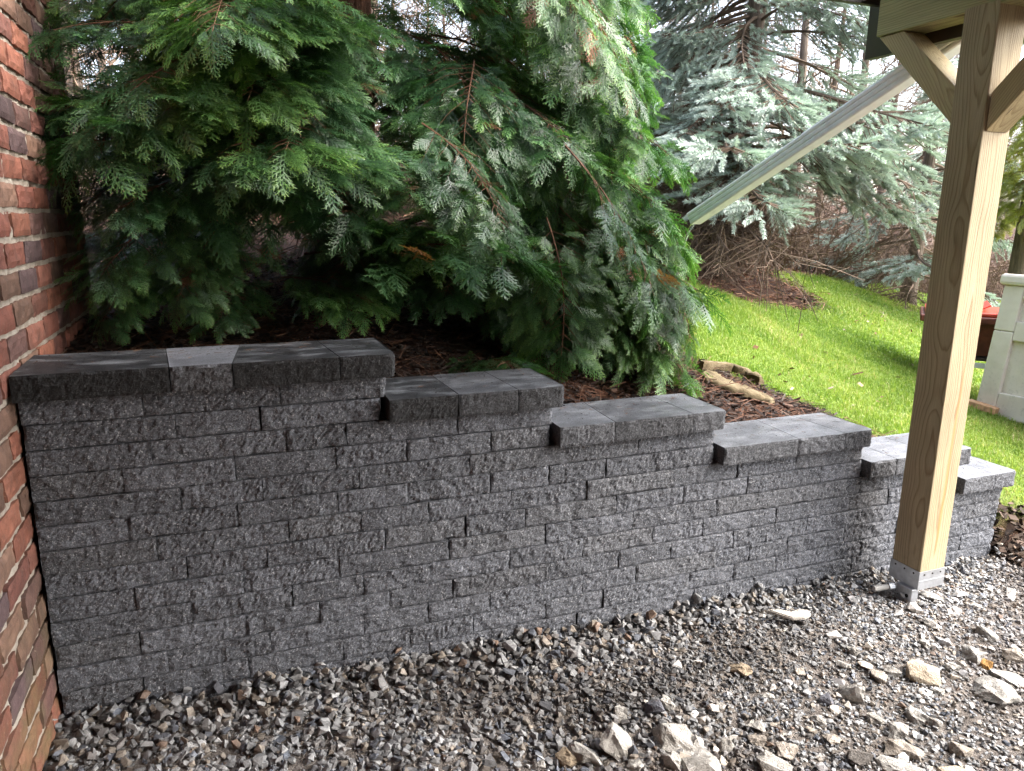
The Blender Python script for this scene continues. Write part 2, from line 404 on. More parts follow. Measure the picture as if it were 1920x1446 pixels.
# ------------------------------------------------------------------ ground
def upper_z(X, Y):
    pl = .83 - .24*(X-2) + .27*(Y-.3)
    cap = 1.06 + .09*(Y-.3)
    k = .12
    z = -k*np.log(np.exp(-np.clip(pl, -3, 6)/k) + np.exp(-np.clip(cap, -3, 6)/k))      # soft minimum
    lo = 0.03 + .0*X
    z = k*np.log(np.exp(z/k) + np.exp(lo/k))
    D = np.hypot(X-.59, Y+2.34)
    DE = np.clip(10.3+(np.arctan2(X-.59, Y+2.34)-.731)*31, 8.5, 17)
    z = z - .08*np.clip(D-DE-.3, 0, 12)
    return z
def lower_z(X, Y):
    z = .070 - .030*np.clip(X, 0, 4.2)
    z = z - .045*smooth(-.25, -.85, Y) + .02*vnoise(X*2.1, Y*2.1, 0, 3) + .012*vnoise(X*6, Y*6, 0, 4)
    return z
def ground_z(X, Y):
    X = np.asarray(X, float); Y = np.asarray(Y, float)
    u, l = upper_z(X, Y), lower_z(X, Y)
    t_in = smooth(.10, .20, Y)
    t_out = smooth(-.25, .30, Y + .06*vnoise(X*3, Y*3, 0, 9) - .10*np.clip(X-4.2, 0, 3))
    t = np.where(X < 4.0, t_in, np.where(X > 4.2, t_out, t_in + (t_out-t_in)*(X-4.0)/.2))
    return l*(1-t)+u*t + .012*vnoise(X*4.3, Y*4.3, 0, 21)*t
def lawn_edge(X, Y):
    return np.clip(10.3+(np.arctan2(X-.59, Y+2.34)-.731)*31, 8.5, 17)
def masks(X, Y):
    """lawn, gravel"""
    nz = .10*vnoise(X*2.3, Y*2.3, 0, 31) + .05*vnoise(X*8, Y*8, 0, 32)
    cyp = smooth(-.10, .10, np.hypot(X-1.3, (Y-2.2))-2.02+nz)
    strip = smooth(-.08, .10, Y-(1.18-.80*(X-3.0))+nz)
    strip = np.maximum(strip, smooth(3.75, 3.95, X+nz))
    back = smooth(-.15, .15, X-2.9+nz)
    spr = smooth(-.2, .2, np.hypot((X-4.9)/1.15, (Y-4.7))-1.62+nz*1.5)
    lawn = cyp*strip*back*spr
    D = np.hypot(X-.59, Y+2.34)
    DE = lawn_edge(X, Y)
    lawn = lawn*(1-smooth(-.5, .5, D-DE+2*nz))
    low = np.where(X < 4.1, Y < .15, Y < -.12+nz*.7+.10*np.clip(X-4.2, 0, 3)-.0)
    bank = np.where((X > 4.1), smooth(.02, .22, Y+nz*.8-.25*np.clip(X-4.9, 0, 3)+.0), 1)
    lawn = np.where(low, 0, lawn*bank)
    return lawn, np.where(low, 1.0, 0.0)
gx = np.concatenate([-np.geomspace(.9, 220, 26)[::-1], np.arange(-.84, 7.0, .055), 7.0*np.geomspace(1.012, 34, 46)])
gy = np.concatenate([-np.geomspace(2.6, 220, 22)[::-1], np.arange(-2.54, 5.5, .055), 5.5*np.geomspace(1.015, 42, 44)])
GX, GY = np.meshgrid(gx, gy, indexing='ij'); GZ = ground_z(GX, GY)
nx_, ny_ = GX.shape; ii, jj = np.meshgrid(np.arange(nx_-1), np.arange(ny_-1), indexing='ij')
gf = np.stack([ii*ny_+jj, (ii+1)*ny_+jj, (ii+1)*ny_+jj+1, ii*ny_+jj+1], -1).reshape(-1, 4)
ml, mg = masks(GX.ravel(), GY.ravel())
struct(put('ground', mk_mesh('ground', np.stack([GX, GY, GZ], -1).reshape(-1, 3), gf, [M_GROUND], True, vattrs={'mask': np.stack([ml, mg, 0*ml], -1)})))

# ------------------------------------------------------------------ retaining wall
H = .0762; TOP = 1.17; BAT = .0229
JOINTS = {1: [.322, .709, 1.042], 2: [.404, .644, 1.026], 3: [.331, .719, .906, 1.285, 1.649], 4: [.248, .561, .87, 1.103, 1.406, 1.636],
 5: [.399, .637, .942, 1.325, 1.695, 1.998, 2.356], 6: [.247, .558, .869, 1.102, 1.40, 1.631, 1.863, 2.047, 2.352], 7: [.319, .709, .941, 1.175, 1.48, 1.784, 2.159, 2.47, 2.766, 3.138],
 8: [.398, .636, 1.018, 1.307, 1.537, 1.911, 2.216, 2.522, 2.908, 3.138], 9: [.246, .559, .863, 1.243, 1.618, 1.988, 2.375, 2.751, 3.06, 3.44, 3.73],
 10: [.398, .706, .941, 1.173, 1.475, 1.774, 2.08, 2.316, 2.683, 3.077, 3.312, 3.735], 11: [.245, .555, .79, 1.026, 1.256, 1.63, 1.93, 2.167, 2.468, 2.852, 3.16, 3.47, 3.70, 4.065],
 12: [.316, .626, .935, 1.163, 1.395, 1.773, 2.009, 2.388, 2.557, 2.756, 3.072, 3.38, 3.818, 4.058], 13: [.242, .554, .861, 1.095, 1.331, 1.62, 1.861, 2.262, 2.48, 2.70, 3.175, 3.56, 3.80, 4.007, 4.053],
 14: [.321, .632, .938, 1.165, 1.4, 1.752, 2.0, 2.287, 2.589, 2.82, 3.132, 3.44, 3.816, 4.047], 15: [.25, .56, .86, 1.17, 1.40, 1.70, 1.931, 2.121, 2.352, 2.656, 2.965, 3.314, 3.62, 4.04], 16: [.40, .80, 1.18, 1.56, 1.92, 2.31, 2.69, 3.07, 3.45, 4.03]}
def rough_block(x0, x1, z0, z1, yf, yb, seed, rough_end=False, amp=1.0, ybx=None):
    """split-faced block: rough front (and right end), sawn top and back. ybx = back corner x's for wedge-shaped caps"""
    nx = max(4, int(round((x1-x0)/.0085))); nz = 9
    u = np.linspace(0, 1, nx+1); w = np.linspace(0, 1, nz+1)
    # right end can be split as well: the front strip then turns the corner
    cols = [(x0+(x1-x0)*a, yf, 0.0) for a in u]
    if rough_end:
        rad = .020
        cols = [c for c in cols if c[0] < x1-rad]
        for a in np.linspace(0, 1, 5): cols.append((x1-rad+rad*math.sin(a*math.pi/2), yf+rad-rad*math.cos(a*math.pi/2), a))
        for y in np.linspace(yf+rad, yb, max(4, int((yb-yf)/.010)))[1:]: cols.append((x1, y, 1.0))
    cols = np.array(cols); n = len(cols)
    cx, cyy, tn = cols[:, 0][:, None], cols[:, 1][:, None], cols[:, 2][:, None]
    zz = z0+(z1-z0)*w[None, :]
    X = np.repeat(cx, nz+1, 1); Y = np.repeat(cyy, nz+1, 1); Z = np.repeat(zz, n, 0)
    A = X + Y*1.0
    d = .0034*vnoise(A*24, Z*24, seed*7.3, 1) + .0030*vnoise(A*58, Z*64, seed*3.1, 2) + .0036*vnoise(A*118, Z*118, seed*1.7, 3)
    d = d*amp + .003*vnoise(seed*5.1, 0, 0, 8)
    # chipped arrises
    ex = np.minimum(np.arange(n)[:, None], (n-1-np.arange(n))[:, None])*.0085
    ez = np.minimum(w[None, :], 1-w[None, :])*(z1-z0)
    e = np.minimum(ex*1.5, ez); chip = np.clip(1-e/.006, 0, 1)**2*(.0018+.013*np.clip(vnoise(A*13, Z*13, seed*2.9, 5)-.38, 0, 1))
    d = d - chip
    nxn, nyn = np.sin(tn*math.pi/2), -np.cos(tn*math.pi/2)
    X = X+nxn*d; Y = Y+nyn*d
    V = np.stack([X, Y, Z], -1).reshape(-1, 3)
    m = nz+1; i, j = np.meshgrid(np.arange(n-1), np.arange(nz), indexing='ij')
    F4 = [np.stack([i*m+j, (i+1)*m+j, (i+1)*m+j+1, i*m+j+1], -1).reshape(-1, 4)]
    b0 = len(V)
    bl, br = (ybx if ybx else (x0, x1))
    if rough_end: br = X[-1].mean()
    V = np.concatenate([V, [(bl, yb, z0), (bl, yb, z1), (br, yb, z0), (br, yb, z1)]])
    F = []
    tops = [k*m+nz for k in range(n)]; bots = [k*m for k in range(n)]
    # top and bottom as strips to the back edge
    Vt = []
    for k in range(n):
        f = (X[k, nz]-X[0, nz])/max(1e-6, (X[:, nz].max()-X[0, nz])); xb = bl+(br-bl)*min(1, f)
        Vt += [(xb, yb, z1), (xb, yb, z0)]
    V = np.concatenate([V, Vt]); t0 = b0+4
    for k in range(n-1):
        F.append((tops[k], tops[k+1], t0+2*(k+1), t0+2*k)); F.append((bots[k+1], bots[k], t0+2*k+1, t0+2*(k+1)+1))
        F.append((t0+2*k, t0+2*(k+1), t0+2*(k+1)+1, t0+2*k+1))
    for k in range(nz):
        F.append((k, k+1, b0+1, b0)) if False else None
    # ends
    P = [0, nz]; F.append((nz, 0, t0+1, t0))
    # fan along the left end is close enough to flat
    if not rough_end: F.append(((n-1)*m, (n-1)*m+nz, t0+2*(n-1), t0+2*(n-1)+1))
    F4.append(np.array([f for f in F if f is not None]))
    return V, F4
wall = empty('retaining_wall', (0, 0, 0), 'stepped dark grey split-face block retaining wall running from the brick corner to the timber post', 'retaining wall')
def add_block(name, x0, x1, z0, z1, yf, yb, seed, mat, col, rough_end=False, amp=1.0, ybx=None):
    V, F = rough_block(x0, x1, z0, z1, yf, yb, seed, rough_end, amp, ybx)
    o_ = np.array([(x0+x1)/2, yf, z0])
    return put(name, mk_mesh(name, V-o_, F, [mat]), wall, loc=tuple(o_), color=col)
sd = 1
for k, js in JOINTS.items():
    z1, z0 = TOP-k*H-.0021, TOP-(k+1)*H+.0019
    x = .012
    for q, xe in enumerate(js):
        sd += 1
        g = .0007+.0040*random.random()**4
        yf = BAT*(z0-TOP) + .004*(random.random()-.5)
        v = .096*random.uniform(.87, 1.15)
        c = (v*.91, v*.965, v*1.11) if random.random() < .85 else (v*.93, v*.97, v*1.08)
        add_block('wall_block', x+g, xe-g, z0, z1, yf, .235, sd, M_BLOCK, c, rough_end=(q == len(js)-1))
        x = xe
D0, D1, D2 = .030, .075, .12
CAPS = [  # level, front joints, back joints, tones, back y
 (0, [.008, .405, .577, .89, 1.068], [-.0, .374, .603, .859, 1.052], [.011, .085, .012, .016], .285),
 (2, [1.040, 1.276, 1.491, 1.668], [1.045, 1.268, 1.477, 1.662], [.018, .042, .040], .285),
 (4, [1.652, 1.874, 2.215, 2.372], [1.66, 1.895, 2.212, 2.374], [.085, .055, .080], .260),
 (6, [2.366, 2.734, 2.978, 3.140], [2.37, 2.76, 2.96, 3.135], [.075, .090, .062], .250),
 (8, [3.150, 3.299, 3.53, 3.765], [3.15, 3.314, 3.52, 3.76], [.090, .085, .080], .240),
 (10, [3.748, 3.95, 4.105], [3.75, 3.96, 4.10], [.10, .10], .240)]
for lev, fj, bj, tones, yb in CAPS:
    z1 = TOP-lev*H; z0 = z1-H+.001
    for q in range(len(tones)):
        sd += 1; v = tones[q]; last = q == len(tones)-1
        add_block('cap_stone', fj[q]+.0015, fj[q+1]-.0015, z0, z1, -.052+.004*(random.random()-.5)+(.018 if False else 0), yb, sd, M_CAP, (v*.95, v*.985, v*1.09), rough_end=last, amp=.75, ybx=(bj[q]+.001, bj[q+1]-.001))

# ------------------------------------------------------------------ brick wall of the house
house = empty('brick_wall', (0, 0, 0), 'old red brick house wall with pale messy mortar along the left edge', 'brick wall')
BH, BL = .0847, .2185
ZB0 = .862+TOP-.0425      # centre of a bed joint
brick_meshes = []
for s in range(8):
    nu, nv = 9, 4
    L, h_ = BL-.013, BH-.0155
    u = np.linspace(-.5, .5, nu+1); v = np.linspace(-.5, .5, nv+1)
    U, Vv = np.meshgrid(u, v, indexing='ij')
    Xd = .0035*vnoise(U*6, Vv*3, s*9.1, 41)+.0018*vnoise(U*17, Vv*8, s*5.3, 42)
    er = (np.abs(U) > .49) | (np.abs(Vv) > .49)
    Xd = Xd - er*(.004+.003*vnoise(U*9, Vv*9, s*3.7, 43))
    Yy = U*L + (np.abs(U) > .49)*np.sign(U)*(.0025*vnoise(Vv*7, s*2.1, 0, 44)-.001)
    Zz = Vv*h_ + (np.abs(Vv) > .49)*np.sign(Vv)*(.003*vnoise(U*8, s*6.1, 0, 45)-.001)
    V = np.stack([Xd, Yy, Zz], -1).reshape(-1, 3); m = nv+1
    i, j = np.meshgrid(np.arange(nu), np.arange(nv), indexing='ij')
    F = [np.stack([i*m+j, (i+1)*m+j, (i+1)*m+j+1, i*m+j+1], -1).reshape(-1, 4)]
    per = [(k, 0) for k in range(nu)]+[(nu, k) for k in range(nv)]+[(k, nv) for k in range(nu, 0, -1)]+[(0, k) for k in range(nv, 0, -1)]
    pid = [a*m+b for a, b in per]; n0 = len(V)
    V = np.concatenate([V, V[pid]-np.array([.055, 0, 0])]); q = len(pid)
    F.append(np.array([(pid[(k+1) % q], pid[k], n0+k, n0+(k+1) % q) for k in range(q)]))
    brick_meshes.append(mk_mesh('brick', V, F, [M_BRICK], False))
PAL = [(.36, .105, .052), (.33, .090, .048), (.40, .125, .060), (.29, .085, .052), (.24, .115, .066), (.27, .135, .080), (.125, .060, .062), (.17, .065, .048), (.31, .098, .055)]
rest = MB(); cnt = 0
XF = .004
k0 = int((ZB0+.2)/BH)
for k in range(-14, k0+8):
    zc = ZB0 - k*BH
    if zc < -.05 or zc > 3.25: continue
    off = [.0, .11, .02, .125, .05][k % 5]+.015*math.sin(k*2.1)
    y = 1.45
    first = True
    while y > -4.98:
        L = BL*(.5 if (first and k % 2) else 1.0)
        yc = y-L/2
        if bool(in_view(np.array([0.]), np.array([yc+.12]), np.array([zc]), .04)[0]) and not (yc > .30 and zc < .95) and cnt < 299:
            o = put('brick', random.choice(brick_meshes), house, loc=(XF-.0+.003*(random.random()-.5), yc, zc+.004*(random.random()-.5)), color=tuple((np.array(random.choice(PAL))*.60+.030)*random.uniform(.55, .98)))
            if L < BL: o.scale = (1, .47, 1)
            o.rotation_euler = (random.uniform(-.012, .012), 0, random.uniform(-.008, .008)); cnt += 1
        else:
            rest.box((-.05, yc-L/2+.0055, zc-BH/2+.006), (XF, yc+L/2-.0055, zc+BH/2-.006))
        y -= L; first = False
ro = rest.build('brick', M_BRICK, house, color=(.30, .095, .055)); stuff(ro)
# mortar: a lumpy sheet a little behind the brick faces, on a solid wall core
my, mz = np.arange(-5.0, 1.452, .0125), np.arange(-.1, 3.26, .0125)
MY, MZ = np.meshgrid(my, mz, indexing='ij')
MX = -.004 + .0065*vnoise(MY*24, MZ*24, 0, 51)*.8 + .004*vnoise(MY*60, MZ*60, 0, 52) - .003
a_, b_ = MY.shape; i, j = np.meshgrid(np.arange(a_-1), np.arange(b_-1), indexing='ij')
put('mortar', mk_mesh('mortar', np.stack([MX, MY, MZ], -1).reshape(-1, 3), np.stack([i*b_+j, (i+1)*b_+j, (i+1)*b_+j+1, i*b_+j+1], -1).reshape(-1, 4), [M_MORTAR], True), house)
core = MB(); core.box((-3.0, -5.3, -.2), (-.035, 1.45, 3.26)); core.build('wall_core', M_MORTAR, house)

up = MB(); up.box((-3.0, -9.0, 2.75), (5.2, -5.302, 6.6)); put('unseen_sky_block', up.mesh('unseen_sky_block', M_BRICK), house, color=(.30, .095, .055))  # unseen box added behind the camera to block sky light
# ------------------------------------------------------------------ timber shelter (post, beam, braces, roof edge, gutter)
shel = empty('timber_shelter', (3.296, -.22, 0), 'timber shelter whose square yellowish pine post stands on a steel foot at right', 'shelter')
PX0, PX1, PY0, PY1 = 3.226, 3.368, -.292, -.150
def timber(name, mat, length, w, d, M, parent, bev=.004):
    mb = MB(); mb.box((-w/2, -d/2, 0), (w/2, d/2, length), bev)
    o = mb.build(name, mat, parent)
    o.matrix_parent_inverse = Matrix.Translation(parent.location).inverted() if False else o.matrix_parent_inverse
    o.matrix_local = Matrix.Translation(-parent.location) @ M
    return o
post = timber('post', M_POST, 2.30, .142, .142, Matrix.Translation((3.297, -.221, .066)), shel)
def along(p0, p1, xdir=(1, 0, 0)):
    z = (Vector(p1)-Vector(p0)).normalized(); x = Vector(xdir); x = (x-z*x.dot(z)).normalized(); y = z.cross(x)
    return Matrix(((x[0], y[0], z[0], p0[0]), (x[1], y[1], z[1], p0[1]), (x[2], y[2], z[2], p0[2]), (0, 0, 0, 1)))
timber('beam', M_BEAM, 4.9, .140, .235, along((3.2965, -4.64, 2.4675), (3.2965, .262, 2.4675)), shel)
# braces: 45 degree pieces, cut plumb/level at both ends
def brace(ya, za, yb, zb, dy):
    x0, x1 = 3.238, 3.352
    prof = [(ya, za), (ya, za+.135), (yb, zb), (yb+dy, zb)]
    mb = MB(); V = [(x0, y, z) for y, z in prof]+[(x1, y, z) for y, z in prof]
    c = np.mean(V, 0)
    mb.add(V, (), [(0, 1, 2, 3), (7, 6, 5, 4), (0, 4, 5, 1), (1, 5, 6, 2), (2, 6, 7, 3), (3, 7, 4, 0)])
    me = mb.mesh('brace', M_BRACE)
    bm = bmesh.new(); bm.from_mesh(me); bmesh.ops.recalc_face_normals(bm, faces=bm.faces); bmesh.ops.bevel(bm, geom=list(bm.edges), offset=.003, segments=1, affect='EDGES'); bm.to_mesh(me); bm.free()
    # local z along the brace so that the grain follows it
    ang = math.atan2((yb-ya), (zb-za)); R_ = Matrix.Rotation(-ang, 4, 'X'); me.transform(R_.inverted() @ Matrix.Translation(-Vector(c)))
    o = put('brace', me, shel); o.matrix_local = Matrix.Translation(-shel.location) @ Matrix.Translation(Vector(c)) @ R_
    return o
brace(-.1485, 1.953, .130, 2.3485, .125)
brace(-.2935, 1.915, -.585, 2.3485, -.125)
def part(mb, name, mat, parent=None, **k):
    parent = parent or shel
    o = mb.build(name, mat, parent, **k)
    off = Vector((0, 0, 0)); q = parent
    while q is not None: off += q.location; q = q.parent
    o.location = -off
    return o
mb = MB(); mb.box((3.372, -4.64, 2.306), (3.412, .456, 2.60)); part(mb, 'fascia', M_BROWN)
mb = MB(); mb.box((2.89, .385, 2.515), (3.3715, .410, 2.70)); part(mb, 'rake_board', M_BROWN)
mb = MB()
mb.add([(3.414, -4.7, 2.33), (3.47, -4.7, 2.33), (3.53, -4.7, 2.40), (3.53, -4.7, 2.45), (3.414, -4.7, 2.45), (3.414, .46, 2.33), (3.47, .46, 2.33), (3.53, .46, 2.40), (3.53, .46, 2.45), (3.414, .46, 2.45)],
       (), [(0, 1, 6, 5), (1, 2, 7, 6), (2, 3, 8, 7), (5, 6, 7, 8), (5, 8, 9, 9), (3, 2, 1, 0), (4, 4, 3, 0)][:4]); mb.add([(3.414, .46, 2.33), (3.53, .46, 2.45), (3.414, .46, 2.45)], [(0, 1, 2)]); part(mb, 'gutter', M_BROWN)
for r in range(10):
    mb = MB(); yy = -4.4+r*.50
    if yy > -.13: continue
    mb.box((-.02, yy-.019, 2.588), (3.3705, yy+.019, 2.6985)); part(mb, 'rafter', M_BEAM)
mb = MB(); mb.box((-.02, -5.1, 2.70), (3.50, -.12, 2.72)); mb.box((2.90, -.1198, 2.70), (3.50, .384, 2.72)); part(mb, 'roof_deck', M_SOFFIT)  # out of view, left part shaped with a notch so daylight reaches the cypress
mb = MB(); mb.box((-.02, -5.1, 2.7205), (3.52, -.10, 2.74)); mb.box((2.88, -.0998, 2.7205), (3.52, .412, 2.74)); part(mb, 'roofing', M_ROOFING)
hb = MB(); hb.box((-.034, -5.3, -.2), (3.6, -5.0, 3.26)); put('unseen_rear_block', hb.mesh('unseen_rear_block', simple('rear_block_grey', (.22, .225, .24), .7)), house)  # added unseen behind the camera to cut light at left; grey limits warm bounce
# steel foot
mb = MB(); g = .0035
mb.box((PX0-g, PY0-g, .060), (PX1+g, PY0-.0005, .142)); mb.box((PX0-g, PY1+.0005, .060), (PX1+g, PY1+g, .142))
mb.box((PX0-g, PY0, .060), (PX0-.0005, PY1, .142)); mb.box((PX1+.0005, PY0, .060), (PX1+g, PY1, .142)); mb.box((PX0, PY0, .0595), (PX1, PY1, .064))
foot = part(mb, 'post_base', M_GALV)
foot.location = (0, 0, 0); foot.data.transform(Matrix.Translation(-shel.location))
mb = MB()
for q in range(3): mb.tube([(PX0+.025+q*.046, PY0-g-.002, .127-.0), (PX0+.025+q*.046, PY0-g+.001, .127)], .0042, 6)
for q in range(3): mb.tube([(PX0-g-.002, PY0+.025+q*.046, .127), (PX0-g+.001, PY0+.025+q*.046, .127)], .0042, 6)
for q in range(6):
    m1 = MB(); m1.V = [mb.V[q]]; m1.F3 = [np.asarray(mb.F3[q])-np.asarray(mb.F3[q]).min()]; m1.F4 = [np.asarray(mb.F4[q])-np.asarray(mb.F4[q]).min()]
    o = put('screw', m1.mesh('screw', M_SCREW), foot); o.location = -shel.location
mb = MB(); mb.box((PX0-g-.0004, PY0-g-.0006, .098), (PX1+g, PY0-g+.0004, .1002)); o = put('fold_line', mb.mesh('fold_line', M_GALV), foot); o.location = -shel.location
mb = MB(); mb.box((3.205, -.285, -.12), (3.245, -.205, .0593), .004); mb.box((3.150, -.285, -.12), (3.2045, -.245, .0593), .004) if False else None
o = put('standoff', mb.mesh('standoff', M_GALV), foot); o.location = -shel.location
mb = MB(); mb.tube([(3.2035, -.262, .022), (3.206, -.262, .022)], .0085, 12); o = put('bolt_hole', mb.mesh('bolt_hole', M_HOLE), foot); o.location = -shel.location
# little drain pipe stub beside the foot
dp = MB(); dp.tube([(3.10, -.185, .035), (3.165, -.20, .040)], .013, 10); pipe = put('drain_pipe', dp.mesh('drain_pipe', simple('grey_pvc', (.30, .29, .27), .5)), None)
tag(pipe, 'short grey plastic pipe stub poking from gravel beside the steel post foot', 'pipe')
dp = MB(); dp.tube([(3.165, -.20, .040), (3.187, -.2055, .0415)], .018, 10); put('pipe_collar', dp.mesh('pipe_collar', M_GALV), pipe)

# ------------------------------------------------------------------ downspout
A, B = Vector((3.55, .06, 2.37)), Vector((3.075, 1.292, 1.592))
ds = empty('downspout', tuple(B), 'long pale ribbed metal downspout slanting from the roof gutter out towards the cypress', 'downspout')
dirv = (A-B).normalized(); side = Vector((0, 0, 1)).cross(dirv).normalized(); upv = dirv.cross(side)
def spout(a, b, sc, name):
    w, h2 = .100*sc, .070*sc; pr = []
    n = 5
    for i in range(n*4+1):                       # ribbed top face
        f = i/(n*4); ph = (i % 4)
        pr.append((-w/2+.006+f*(w-.012), h2/2-(.013 if ph in (2,) else (0.002 if ph in (1, 3) else 0.0))))
    pr += [(w/2, h2/2-.008)]
    for i in range(9):                           # ribbed sides
        f = i/8; pr.append((w/2-(.004 if i % 4 == 2 else 0), h2/2-.012-f*(h2-.024)))
    pr += [(w/2, -h2/2+.006), (w/2-.006, -h2/2), (-w/2+.006, -h2/2), (-w/2, -h2/2+.006)]
    for i in range(9):
        f = i/8; pr.append((-w/2+(.004 if i % 4 == 2 else 0), -h2/2+.012+f*(h2-.024)))
    pr += [(-w/2, h2/2-.008)]
    V = []
    for P_ in (a, b):
        for s_, u_ in pr: V.append(P_+side*s_+upv*u_-B)
    q = len(pr); F = [(k, (k+1) % q, q+(k+1) % q, q+k) for k in range(q)]
    mb = MB(); mb.add([tuple(v) for v in V], (), F)
    return mb.build(name, M_ALU, ds)
mid = B.lerp(A, .52)
spout(B, mid, 1.0, 'lower_pipe'); spout(mid-dirv*.05, A, 1.045, 'upper_pipe')
mb = MB(); mb.tube([(mid+upv*.036+side*.03-B), (mid+upv*.041+side*.03-B)], .005, 6); mb.build('rivet', M_SCREW, ds)
wp = []
for i in range(12):
    t_ = i/11*.27; p = B-dirv*(.05*t_/.1*1.0)+Vector((0, 0, -.03-4.9*t_*t_)); wp.append(tuple(p))
mb = MB(); mb.tube(wp, [.011-.006*(i/11)+.0025*math.sin(i*2.3) for i in range(12)], 7)
tag(mb.build('water_trickle', M_WATER, None, True), 'thin trickle of rainwater falling from the open end of the downspout', 'water')

# ------------------------------------------------------------------ stones
def hull_pts(n, sx, sy, sz, rng):
    p = rng.normal(size=(n, 3)); p /= np.linalg.norm(p, axis=1)[:, None]
    p = np.sign(p)*np.abs(p)**.75
    return p*np.array([sx, sy, sz])*rng.uniform(.8, 1.1, (n, 1))
def hull_mesh(P):
    bm = bmesh.new()
    for p in P: bm.verts.new(p)
    r = bmesh.ops.convex_hull(bm, input=list(bm.verts))
    bmesh.ops.delete(bm, geom=[v for v in bm.verts if not v.link_faces], context='VERTS')
    bmesh.ops.triangulate(bm, faces=list(bm.faces)); bm.verts.index_update()
    V = np.array([v.co[:] for v in bm.verts]); F = np.array([[v.index for v in f.verts] for f in bm.faces]); bm.free()
    return V, F
rg = np.random.default_rng(11)
shapes = [hull_mesh(hull_pts(11, .5, rg.uniform(.34, .48), rg.uniform(.22, .40), rg)) for _ in range(26)]
def scatter_stones(N, size, lift, tilt, pal, keep, rg):
    """returns merged V, F, tint"""
    X = rg.uniform(-.02, 6.2, N); Y = rg.uniform(-2.0, .16, N)
    ok = keep(X, Y, rg)
    X, Y = X[ok], Y[ok]; Z = ground_z(X, Y)
    v = in_view(X, Y, Z); X, Y, Z = X[v], Y[v], Z[v]
    n = len(X); S = size(X, Y, rg, n); kind = rg.integers(0, len(shapes), n)
    az, ti, ta = rg.uniform(0, 6.283, n), rg.normal(0, tilt, n), rg.uniform(0, 6.283, n)
    ca, sa, ct, st = np.cos(az), np.sin(az), np.cos(ti), np.sin(ti)
    Rz = np.zeros((n, 3, 3)); Rz[:, 0, 0] = ca; Rz[:, 0, 1] = -sa; Rz[:, 1, 0] = sa; Rz[:, 1, 1] = ca; Rz[:, 2, 2] = 1
    ux, uy = np.cos(ta), np.sin(ta); K = np.zeros((n, 3, 3)); K[:, 0, 2] = uy; K[:, 1, 2] = -ux; K[:, 2, 0] = -uy; K[:, 2, 1] = ux
    Rt = np.eye(3)+st[:, None, None]*K+(1-ct)[:, None, None]*(K@K)
    R = (Rt@Rz)*S[:, None, None]
    col = pal(X, Y, rg, n); C0 = np.stack([X, Y, Z+lift(X, Y, S, rg, n)], -1)
    Vs, Fs, Cs, base = [], [], [], 0
    for k, (sv, sf) in enumerate(shapes):
        id_ = np.where(kind == k)[0]
        if not len(id_): continue
        VV = np.einsum('nij,vj->nvi', R[id_], sv)+C0[id_][:, None]
        m = len(sv); Vs.append(VV.reshape(-1, 3)); Fs.append((sf[None]+(base+np.arange(len(id_))*m)[:, None, None]).reshape(-1, 3))
        Cs.append(np.repeat(col[id_], m, 0)); base += len(id_)*m
    return np.concatenate(Vs), np.concatenate(Fs), np.concatenate(Cs)
PALG = np.array([(.25, .235, .215), (.33, .31, .285), (.19, .175, .16), (.42, .39, .35), (.27, .215, .16), (.15, .155, .17), (.34, .27, .20), (.22, .19, .165), (.48, .45, .41), (.11, .11, .118), (.21, .13, .085)])
PW = np.array([.17, .18, .14, .13, .10, .08, .06, .08, .05, .05, .02]); PW = PW/PW.sum()
def brown_zone(X, Y):          # where soil has been trodden into the stone
    return smooth(.42, .62, .5+.5*vnoise(X*1.15+3.1, Y*2.2, 0, 61)*1.0)*smooth(.45, 1.3, X)*smooth(-.03, -.22, Y)
def palg(X, Y, rg, n):
    c = PALG[rg.choice(len(PALG), n, p=PW)]*rg.uniform(.72, 1.25, (n, 1))
    b = brown_zone(X, Y)[:, None]
    c = c*(1-.55*b)+np.array([.10, .068, .045])*.55*b
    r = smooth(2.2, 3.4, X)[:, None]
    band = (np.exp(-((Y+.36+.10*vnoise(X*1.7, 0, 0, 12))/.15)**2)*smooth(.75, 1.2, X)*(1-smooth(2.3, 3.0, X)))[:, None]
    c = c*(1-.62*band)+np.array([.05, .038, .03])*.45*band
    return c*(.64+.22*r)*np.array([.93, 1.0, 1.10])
def coarse(X, Y):               # clean coarse stone at left and along the wall foot, fine chips to the right
    return np.clip(1-smooth(1.2, 2.4, X-.9*smooth(-.35, -.02, Y)), 0, 1)
def size1(X, Y, rg, n):
    c = coarse(X, Y)
    return (.0165+.0105*c)*np.exp(rg.normal(0, .27, n))
def keep1(X, Y, rg):
    d = np.where(X > 4.0, smooth(-.02, -.2, Y-.10*np.clip(X-4.2, 0, 3)), smooth(.05, -.0, Y))
    bare = smooth(.62, .40, .5+.5*vnoise(X*2.4+7, Y*2.4, 0, 77))*smooth(.9, 1.5, X)*smooth(-.35, -.6, Y)*.45
    return (rg.random(len(X)) < (1-.42*coarse(X, Y))*d*(1-bare)) & (X > .0)
def lift1(X, Y, S, rg, n): return S*rg.uniform(-.05, .42, n)
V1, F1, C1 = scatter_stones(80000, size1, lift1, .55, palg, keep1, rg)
def size2(X, Y, rg, n): return .011*np.exp(rg.normal(0, .3, n))
def keep2(X, Y, rg): return (Y < -.03) & (rg.random(len(X)) < np.where(X > 4.05, .4*smooth(-.1, -.25, Y), .9)) & (X > 0)
V2, F2, C2 = scatter_stones(34000, size2, lambda X, Y, S, rg, n: S*.25, .5, palg, keep2, rg)
